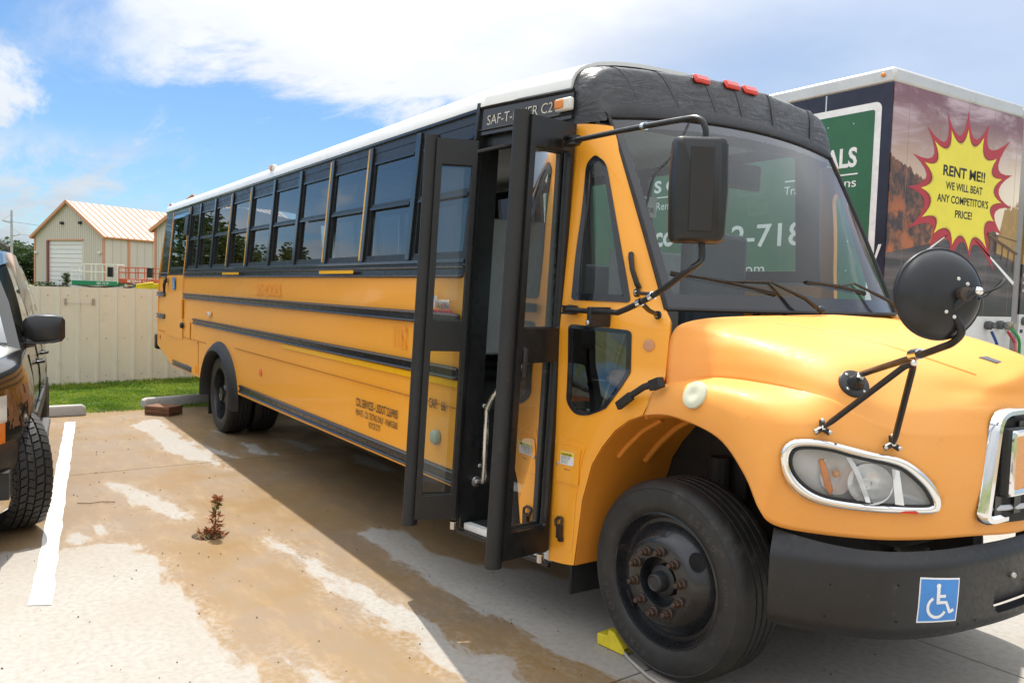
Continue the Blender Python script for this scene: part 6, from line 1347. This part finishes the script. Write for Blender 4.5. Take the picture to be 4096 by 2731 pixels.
def scissor_lift(name, label, a, b, deck, top, mc_, mr_):
    a, b = Vector(a), Vector(b); a.z = b.z = 0; g = (b - a); L = g.length; g.normalize(); n = Vector((-g.y, g.x, 0)); o = thing(name, label, 'scissor lift', (a + b) / 2)
    Q = lambda u, w, z: a + g * u + n * w + Vector((0, 0, z)); Wd = .8
    MB().obox(Q(L / 2, Wd / 2, .45), g * (L / 2 - .1), n * (Wd / 2), (0, 0, .25)).build('chassis', mc_, o, bevel=.04)
    for u in (.35, L - .35):
        for w in (0, Wd): MB().lathe(Q(u, w, .22), n, [(.0001, .06), (.12, .06), (.22, .04), (.22, -.06), (.0001, -.06)], 16).build('wheel', tyre_m, o)
    ns = 4; hh = (deck - .12 - .72) / ns
    for k in range(ns):
        for s in (0, 1): MB().obox(Q(L / 2, .1 + .6 * s, .72 + hh * (k + .5)), (g * (L / 2 - .2) + Vector((0, 0, hh / 2 * (1 if s else -1)))), n * .03, (0, 0, .04)).build('scissor_arm', mat('arm_grey', (.12, .12, .13), .5), o, smooth=0)
    MB().obox(Q(L / 2, Wd / 2, deck), g * (L / 2), n * (Wd / 2 + .05), (0, 0, .13)).build('deck', mc_, o, bevel=.02)
    for z in (top, (top + deck) / 2 + .1):
        for w in (0, Wd): MB().tube([Q(0, w, z), Q(L, w, z)], .028, 6).build('guard_rail', mr_, o)
        for u in (0, L): MB().tube([Q(u, 0, z), Q(u, Wd, z)], .028, 6).build('guard_rail', mr_, o)
    for u in (0, L * .27, L * .52, L * .76, L):
        for w in (0, Wd): MB().tube([Q(u, w, deck), Q(u, w, top)], .028, 6).build('rail_post', mr_, o)
    MB().obox(Q(L * .86, -.08, (deck + top) / 2 + .12), g * .14, n * .1, (0, 0, .28)).build('control_box', blk2, o, bevel=.03)
    return o, Q, L
lo, Q, L = scissor_lift('scissor_lift', 'scissor lift with green deck and white guard rails behind the fence', (-46.8, 2.24, 0), (-45.4, 4.38, 0), 1.62, 2.68, mat('lift_green', (.02, .22, .11), .45), mat('rail_white', (.72, .69, .62), .5)); text_mesh('lettering', 'SJIII 3219', .2, lambda u, v: tuple(Q(L * .55 + u, -.06, 1.56 + v)), wht, lo, sx=.9)
lo, Q, L = scissor_lift('scissor_lift', 'scissor lift with orange-red deck and rails behind the fence', (-45.4, 4.45, 0), (-44.24, 6.18, 0), 1.80, 2.55, mat('lift_red', (.50, .10, .04), .45), mat('rail_red', (.48, .10, .045), .5)); text_mesh('lettering', 'SKYJACK', .2, lambda u, v: tuple(Q(.5 + u, -.06, 1.73 + v)), wht, lo, bold=.02); text_mesh('lettering', 'SJIII 3219', .16, lambda u, v: tuple(Q(L - .72 + u, -.06, 1.73 + v)), wht, lo, sx=.8)
ym = mat('machine_yellow', (.72, .58, .02), .45); yl = thing('yellow_lift', 'low yellow lift machine in front of the orange scissor lift', 'lift', (-43.6, 5.7, 0))
MB().loft([[(-44.0, 5.15, 0.3), (-43.9, 5.15, 1.62), (-43.7, 5.15, 1.68)], [(-43.6, 6.3, .3), (-43.5, 6.3, 1.68), (-43.3, 6.3, 1.72)]], closed=True).build('hood', ym, yl, bevel=.03); MB().obox((-43.4, 5.9, .9), (.1, .35, 0), (.3, 0, 0), (0, 0, .45)).build('body', blk2, yl, bevel=.03); MB().tube([(-43.8, 5.1, .3), (-43.75, 5.12, 1.6), (-43.4, 5.9, 1.74)], .05, 8).build('bar', ym, yl)
# ------------------------------------------------------------------ poles
pm = mat('pole_steel', (.42, .42, .42), .5, .3)
def pole(name, label, x, y, h, r, arms):
    o = thing(name, label, 'pole', (x, y, 0)); MB().tube([(x, y, 0), (x, y, h)], [r, r * .55], 12).build('shaft', pm, o)
    for z, d in arms:
        MB().tube(spline([(x, y, z), (x, y + d * .6, z + .1), (x, y + d, z + .35)], 4), [.12] * 4 + [.1] * 4 + [.06], 6).build('cross_arm', pm, o); MB().tube([(x, y, z + 1.4), (x, y + d, z + .35)], .03, 5).build('brace', pm, o)
    return o
pole('power_pole', 'tall steel power pole left of the warehouse', -159.4, 3.15, 13.3, .28, ((11.2, -1.4), (9.0, 1.3), (7.2, -1.4)))
wr_ = MB()
for z, d in ((11.5, -1.4), (9.3, 1.3), (7.5, -1.4)): wr_.tube([(-159.4 + s * 60 * cos(.9), 3.15 + d + s * 60 * sin(.9), z - 2.2 * (1 - (2 * s - 1) ** 2) + s * 1.0) for s in [i / 8 for i in range(9)]], .03, 4)
tag(wr_.build('power_line', mat('wire', (.12, .12, .12), .6)), 'thin power lines running right from the steel pole', 'wires', kind='stuff')
o = pole('utility_pole', 'small wooden utility pole above the far tree line', -215, 12.3, 9.6, .16, ()); MB().box(-215.1, -214.9, 11.3, 13.3, 9.0, 9.2).build('cross_arm', pm, o)
# ------------------------------------------------------------------ trees
def leaf_mat(name, a, b):
    m, nt, out = node_mat(name); t = NT(nt); c = t.mix(t.ramp(t.noise(.7, 5, .6, t.coord()), .35, .65), a, b)
    bs = t.bsdf(out, **{'Base Color': c, 'Roughness': .6}); tl = t.n('ShaderNodeBsdfTranslucent', {0: c}).outputs[0]; nt.links.new(t.n('ShaderNodeMixShader', {0: .3, 1: bs.outputs[0], 2: tl}).outputs[0], out.inputs[0]); return m
leafA = leaf_mat('leaves_dark', (.022, .050, .012), (.055, .10, .022)); leafB = leaf_mat('leaves_mid', (.035, .075, .016), (.085, .13, .03)); bark = mat('bark', (.09, .07, .05), .9, var=.3, vscale=4)
def tree(name, label, x, y, h, w, nleaf, ls, seed, m, group, open_=.5):
    r = random.Random(seed); o = thing(name, label, 'tree', (x, y, 0), group=group); tk = MB()
    tk.tube(spline([(x, y, 0), (x + r.uniform(-.2, .2), y, h * .25), (x + r.uniform(-.3, .3), y + r.uniform(-.3, .3), h * .6)], 4), [h * .035 * (1 - .08 * i) for i in range(9)], 8)
    cl = []
    for k in range(int(16 + 10 * r.random())):
        a = r.uniform(0, 2 * pi); e = r.uniform(.25, 1.0); rad = w * .5 * r.uniform(.25, .95) * (sin(pi * min(1, e * .92)) ** .6 + .12)
        c = Vector((x + cos(a) * rad, y + sin(a) * rad, h * e)); cl.append((c, w * r.uniform(.10, .20)))
        if k < 9: tk.tube([(x, y, h * .22 + h * .3 * r.random()), c.lerp(Vector((x, y, h * .4)), .4), c], [h * .014, h * .009, h * .003], 5)
    tk.build('trunk', bark, o); lf_ = MB()
    for k in range(nleaf):
        c, s = cl[r.randrange(len(cl))]; d = Vector((r.gauss(0, 1), r.gauss(0, 1), r.gauss(0, .8))); d = d.normalized() * s * r.random() ** open_ * 1.25
        p = c + d; n = Vector((r.uniform(-1, 1), r.uniform(-1, 1), r.uniform(-.2, 1))).normalized(); _, u, v_ = frame(n); q = ls * r.uniform(.6, 1.3)
        lf_.add([p - u * q * .5, p + v_ * q * .28, p + u * q * .6, p - v_ * q * .28], [(0, 1, 2, 3)])
    lf_.build('crown', m, o, smooth=0); return o
tl_ = [(-203, -2, 9.5, 15, 0), (-206, 4.5, 8.6, 12, 1), (-201, 9.0, 8.2, 10, 0), (-212, 1.0, 9.2, 13, 1), (-205, 13.5, 8.0, 11, 0), (-195, 17, 8.5, 12, 1), (-186, -6, 9.0, 12, 0)]
names = ['leftmost tall tree of the far tree line', 'bushy tree behind the steel pole in the far tree line', 'dark tree just left of the warehouse wall, far away', 'tree of the far line between the pole and the frame edge', 'far tree hidden mostly behind the warehouse', 'far tree behind the warehouse roof', 'far tree at the extreme left edge of the tree line']
for i, (x, y, h, w, k) in enumerate(tl_): tree('far_tree', names[i], x, y, h, w, 2600, .75, 20 + i, (leafA, leafB)[k], 'trees of the far tree line')
rr_ = random.Random(9)
spots = [(-40, -6.6, 6.2, 5.5), (-41, -9.0, 5.8, 4.5), (-39, -11.3, 5.6, 4.6), (-41, -13.2, 4.6, 3.2), (-42, -15.2, 3.2, 2.4), (-41, -18.0, 5.0, 3.6), (-43, -20.8, 5.4, 4.4), (-44, -4.4, 6.6, 3.4)]
for i, (x, y, h, w) in enumerate(spots): tree('lot_tree', 'tree mirrored in the bus windows, %s' % ['near the emergency door', 'in the rear windows', 'in the middle windows', 'in the fourth window from the door', 'small one in the third window from the door', 'in the second window from the door', 'in the window nearest the door', 'rearmost of them'][i], x, y, h, w, 5200, .26, 50 + i, (leafA, leafB)[i % 2], 'trees mirrored in the bus windows')
# shrubs at the foot of the warehouse
for i, (x, y, h, w) in enumerate(((-84.2, 3.4, 1.5, 2.2), (-84.5, 4.6, 1.2, 1.8), (-82, 4.9, 2.4, .7))):
    r = random.Random(80 + i); sh = thing('shrub', ['low weedy shrub at the warehouse corner', 'low shrub left of the roll-up door', 'tall thin weed before the roll-up door'][i], 'shrub', (x, y, 0)); lf_ = MB(); MB().tube([(x, y, 0), (x, y, h * .9)], .03, 5).build('stem', bark, sh)
    for k in range(500):
        p = Vector((x + r.gauss(0, w * .22), y + r.gauss(0, w * .22), h * r.random())); _, u, v_ = frame((r.uniform(-1, 1), r.uniform(-1, 1), r.random())); q = .12; lf_.add([p - u * q, p + v_ * q * .5, p + u * q, p - v_ * q * .5], [(0, 1, 2, 3)])
    lf_.build('foliage', leafB, sh, smooth=0)
# ------------------------------------------------------------------ dark suv at the left edge (local: x forward, y left)
suv = thing('suv', 'dark suv with peeling paint on its fender, at the left edge', 'suv', (-2.966, -2.85, 0), R(-5.3))
def suv_paint():
    m, nt, out = node_mat('suv_paint'); t = NT(nt); c = t.n('ShaderNodeTexCoord').outputs['Object']; sp = t.n('ShaderNodeSeparateXYZ', {0: c}); x, z = sp.outputs[0], sp.outputs[2]
    n1 = t.noise(5.5, 5, .62, c, 1.2); zone = t.math('MULTIPLY', t.ramp(x, 1.02, 1.35), t.math('MULTIPLY', t.ramp(x, 2.28, 2.1), t.math('MULTIPLY', t.ramp(z, .66, .80), t.ramp(z, 1.13, 1.03))))
    peel = t.ramp(t.math('ADD', n1, t.math('MULTIPLY', t.math('SUBTRACT', zone, 1.0), .9)), .46, .49)
    c0 = t.mix(t.noise(2, 4, .5, c), (.010, .011, .010), (.020, .020, .017)); rustc = t.mix(t.ramp(t.noise(22, 5, .6, c), .3, .7), (.20, .092, .035), (.13, .058, .024))
    col = t.mix(peel, c0, rustc)
    t.bsdf(out, **{'Base Color': col, 'Roughness': t.mix(peel, (.16, .16, .16), (.65, .65, .65)), 'Coat Weight': t.math('MULTIPLY', t.math('SUBTRACT', 1.0, peel), .5), 'Coat Roughness': .06}); return m
sp_ = suv_paint(); sbk = mat('suv_trim', (.020, .020, .021), .45, var=.2)
WF, WR_, RA = 1.45, -1.45, .485
def archz(x):
    for c in (WF, WR_):
        if abs(x - c) < RA: return .42 + sqrt(max(0, RA * RA - (x - c) ** 2))
    return .42
xs = sorted(set([2.46, 2.42, 2.34, 2.22, 2.08, 1.98, .9, .7, .4, 0, -.4, -.8, -2.0, -2.2, -2.4, -2.5] + [WF + RA * cos(R(a)) for a in range(0, 181, 12)] + [WR_ + RA * cos(R(a)) for a in range(0, 181, 12)]))
def prof(x):
    k = 1.0 - .24 * max(0, (x - 1.60) / .80) ** 2 - .06 * max(0, (-2.1 - x) / .4) ** 2; fl = .022 * max(0, 1 - ((x - WF) / .62) ** 2) + .02 * max(0, 1 - ((x - WR_) / .62) ** 2)
    top = 1.23 - .07 * max(0, (x - 1.0) / 1.4) ** 1.5 - .05 * max(0, (x - 2.2) / .26) ** 2; a = archz(x)
    return [Vector((x, (y + f * fl) * k, z)) for y, z, f in ((.86, max(a, .42), 1), (.905, max(a + .015, .55), 1), (.93, max(a + .03, .76), 1), (.932, max(a + .05, .90), .8), (.92, max(a + .07, 1.04), .4), (.895, top - .05, 0), (.86, top - .01, 0), (.73, top + .025, 0), (.4, top + .05, 0), (0, top + .055, 0))]
P = [prof(x) for x in xs]; mb = MB().grid(P); mb.mirror(0); body = mb.build('body', sp_, suv, local=True, smooth=50, weld=True)
fb = MB(); fb.add([tuple(q) for q in P[-1]] + [(2.46, 0, .42)], [tuple(range(11))]); fb.mirror(0); fb.build('front_end', sbk, suv, local=True, smooth=0)
fb = MB(); fb.add([tuple(q) for q in P[0]] + [(-2.5, 0, .42)], [tuple(range(11))]); fb.mirror(0); fb.build('tailgate', sp_, suv, local=True, smooth=0)
MB().box(-2.4, 2.3, -.85, .85, .38, .55).build('underbody', dark, suv, local=True, smooth=0)
# cabin
def cab(y_s, x, z, t_): return Vector((x, y_s, z))
base_l = [(1.02, .85, 1.22), (.5, .875, 1.22), (-.4, .88, 1.22), (-1.4, .88, 1.22), (-2.42, .85, 1.22)]; top_l = [(.22, .60, 1.92), (-.1, .66, 1.97), (-.8, .68, 1.99), (-1.5, .68, 1.98), (-2.22, .64, 1.94)]
mid_l = [Vector(a).lerp(Vector(b), .5) + Vector((0, .025, 0)) for a, b in zip(base_l, top_l)]
cbm = MB().grid([[Vector(q) for q in base_l], mid_l, [Vector(q) for q in top_l], [Vector((x, y * .8, z + .04)) for x, y, z in top_l], [Vector((x, 0, z + .06)) for x, y, z in top_l]])
cbm.add([(1.02, .85, 1.22), mid_l[0], (.22, .60, 1.92), (.22, .48, 1.96), (.22, 0, 1.98), (1.10, 0, 1.24)], [(0, 1, 2, 3, 4, 5)]); cbm.add([(-2.42, .85, 1.22), mid_l[-1], (-2.22, .64, 1.94), (-2.22, 0, 2.0), (-2.46, 0, 1.22)], [(0, 1, 2, 3, 4)])
cbm.mirror(0); cbm.build('cabin', sp_, suv, local=True, smooth=40)
sgl = glass('suv_glass', (.10, .12, .11), 1.7)
def sw(name, pts, s=1):
    """side window: points as (x, fraction up)"""
    def f(x, h):
        y0 = .875; y1 = .665; return (x, s * (y0 + (y1 - y0) * h + .025 * 4 * h * (1 - h) + .006), 1.22 + .74 * h)
    fr = panel('side_window', roundpoly(pts, .03), [shrink(roundpoly(pts, .03), .025)], f, sbk, suv, step=.15, thick=0, local=True, smooth=50)
    panel('pane', shrink(roundpoly(pts, .03), .025), [], lambda x, h: tuple(Vector(f(x, h)) + Vector((0, -.002 * s, 0))), sgl, fr, step=.15, thick=0, smooth=50)
for s in (1, -1):
    sw('front', [(.78, .06), (-.18, .06), (-.22, .90), (.24, .90)], s); sw('rear', [(-.26, .06), (-1.12, .06), (-1.12, .92), (-.30, .91)], s); sw('quarter', [(-1.20, .06), (-2.15, .10), (-2.05, .90), (-1.20, .92)], s)
MB().add([(.985, .76, 1.27), (.985, -.76, 1.27), (.25, -.56, 1.93), (.25, .56, 1.93)], [(0, 1, 2, 3)]).build('windshield', glass('suv_wind', (.35, .40, .40), 1.38), suv, local=True, smooth=0)
for s in (1, -1): MB().tube(spline([(.0, .56 * s, 2.02), (-.2, .58 * s, 2.06), (-1.0, .59 * s, 2.075), (-1.9, .58 * s, 2.06), (-2.05, .56 * s, 2.01)], 5), .02, 8).build('roof_rack', sbk, suv, local=True)
# hood gap, seams
se = MB()
for x in (.98, -.20, -1.16): MB().tube([(x, .908, .55), (x, .934, .80), (x, .934, .9), (x, .922, 1.04), (x, .898, 1.18)], .006, 5).build('door_seam', mat('seam_black', (.004, .004, .004), .8), suv, local=True)
se.tube([(1.0, .878, 1.215), (1.5, .87, 1.18), (1.9, .845, 1.13), (2.3, .76, 1.07)], .008, 5); se.build('hood_gap', MATS['seam_black'], suv, local=True)
for x in (-.02, -1.02):
    hd_ = MB(); hd_.tube([(x + .09, .92, 1.04), (x + .06, .97, 1.045), (x - .06, .97, 1.045), (x - .09, .92, 1.04)], .014, 8); hd_.sphere((x, .918, 1.04), .05, .012, .04); hd_.build('door_handle', sbk, suv, local=True)
ms = MB(); ms.tube([(.66, .80, 1.25), (.64, .93, 1.26)], [.055, .045], 10)
ms.loft([[(.62 + a * .09 * k + dx, y - .185, 1.36 + b * .115 * k) for a, b in ((-1, -.7), (-.8, -1), (.7, -1), (1, -.6), (1, .5), (.7, .95), (-.7, 1), (-1, .8))] for y, k, dx in ((1.03, .55, .0), (1.06, .85, .0), (1.12, 1.0, .0), (1.24, 1.0, 0), (1.30, .88, -.01), (1.325, .6, -.02))]); sm2 = ms.build('door_mirror', mat('suv_mirror', (.022, .022, .024), .38), suv, local=True, bevel=.02)
MB().tube([(.70, .86, 1.245), (.715, 1.0, 1.25), (.69, 1.10, 1.27)], .008, 6).build('mirror_seam', sbk, sm2)
# lamps, bumper
def corner(x0, x1, z0, z1, off=.012, n=7):
    rows = []
    for z in (z0, (z0 + z1) / 2, z1):
        r_ = []
        for i in range(n):
            x = x0 + (x1 - x0) * i / (n - 1); k = 1 - .24 * max(0, (x - 1.60) / .80) ** 2; r_.append((x + off * .5, (.93 * k) + off, z))
        k = 1 - .16; rows.append(r_ + [(2.475, .64, z), (2.48, .45, z)])
    return MB().grid(rows)
lens_c = mat('suv_lens', (.62, .63, .58), .12, coat=.6, var=.15)
corner(2.16, 2.45, .86, 1.02).build('headlight', lens_c, suv, local=True, smooth=50); corner(2.18, 2.45, .72, .852).build('turn_signal', mat('suv_amber', (.72, .20, .02), .2, coat=.6), suv, local=True, smooth=50)
corner(2.17, 2.45, .852, .861, .016).build('lamp_divider', chrome, suv, local=True)
bpth = [(2.0, .845), (2.12, .82), (2.26, .77), (2.40, .69), (2.50, .58), (2.55, .4), (2.56, 0)]
bpth = bpth + [(x, -y) for x, y in bpth[-2::-1]]
def bumper(name, z0, z1, off, m):
    rings = []
    for i, (x, y) in enumerate(bpth):
        d = Vector(bpth[min(i + 1, len(bpth) - 1)]) - Vector(bpth[max(i - 1, 0)]); n = Vector((-d.y, d.x)).normalized() * -1
        if n.dot(Vector((x, y)) - Vector((1, 0))) < 0: n = -n
        zz = [(z0, -.06), (z0, .0), (z0 + .25 * (z1 - z0), .018), (z0 + .75 * (z1 - z0), .018), (z1, 0), (z1, -.06)]
        rings.append([(x + n.x * (o_ + off), y + n.y * (o_ + off), z) for z, o_ in zz])
    return MB().loft(rings, closed=True).build(name, m, suv, local=True, smooth=50)
bumper('bumper_cover', .52, .72, .02, sbk); bumper('bumper_chrome', .28, .515, .01, chrome)
MB().box(-.9, .9, .86, 1.0, .36, .42).build('running_board', mat('board_grey', (.10, .10, .10), .5), suv, local=True, bevel=.02); mo = MB(); mo.box(-1.0, .92, .925, .955, .60, .72); mo.build('side_moulding', sbk, suv, local=True, bevel=.01)
# wheels with chunky tread
at_m = mat('tyre_at', (.020, .019, .018), .65, var=.3, vscale=14, bump=.15, bscale=120, dirt=((.12, .085, .05), .3, 9))
def suv_wheel(c, n, steer=0):
    c = Vector(c); n = Vector(n).normalized(); _, u, w = frame(n); R0 = .405
    ty = MB().lathe(c, n, [(.215, -.01), (.225, .012), (.28, .022), (.345, .016), (.378, -.005), (.392, -.03), (.394, -.125), (.392, -.215), (.378, -.24), (.34, -.262), (.22, -.25)], 60).build('wheel', at_m, suv, local=True, smooth=40)
    tb = MB(); nb = 44; q = lambda r, a, h: c + (u * cos(a) + w * sin(a)) * r + n * h
    for row, (h0, h1, sh) in enumerate(((.004, -.052, 0), (-.060, -.108, .5), (-.116, -.156, .15), (-.164, -.206, .6), (-.214, -.262, .1))):
        for k in range(nb):
            a0 = 2 * pi * (k + sh) / nb; a1 = a0 + 2 * pi / nb * .80; sk = .035 if row % 2 else -.035; r1, r0 = R0 + .004, .384
            e = -.018 if row in (0, 4) else 0
            top = [q(r1 + (e if row == 0 else 0), a0, h0), q(r1 + (e if row == 0 else 0), a1, h0 - .004), q(r1 + (e if row == 4 else 0), a1 + sk, h1), q(r1 + (e if row == 4 else 0), a0 + sk, h1 + .004)]; bot = [q(r0, a0, h0), q(r0, a1, h0 - .004), q(r0, a1 + sk, h1), q(r0, a0 + sk, h1 + .004)]
            tb.add(bot + top, [(4, 5, 6, 7), (0, 1, 5, 4), (1, 2, 6, 5), (2, 3, 7, 6), (3, 0, 4, 7)])
    tb.build('tread', at_m, ty, smooth=0)['kind'] = 'stuff'
    MB().lathe(c, n, [(.222, 0), (.215, .008), (.20, -.01), (.19, -.06), (.10, -.05), (.07, -.01), (.0001, -.005)], 36).build('rim', mat('rim_alloy', (.35, .35, .35), .4, .6), ty)
st_ = R(20)
for s in (1, -1):
    suv_wheel((WF, .945 * s, .405), (-sin(st_) if s > 0 else sin(st_), cos(st_) * s, 0)); suv_wheel((WR_, .945 * s, .405), (0, s, 0))
for c in (WF, WR_): MB().grid([[(c + .47 * cos(R(a)), y, .42 + .47 * sin(R(a))) for a in range(0, 181, 15)] for y in (.86, .4)]).build('wheel_housing', dark, suv, local=True)
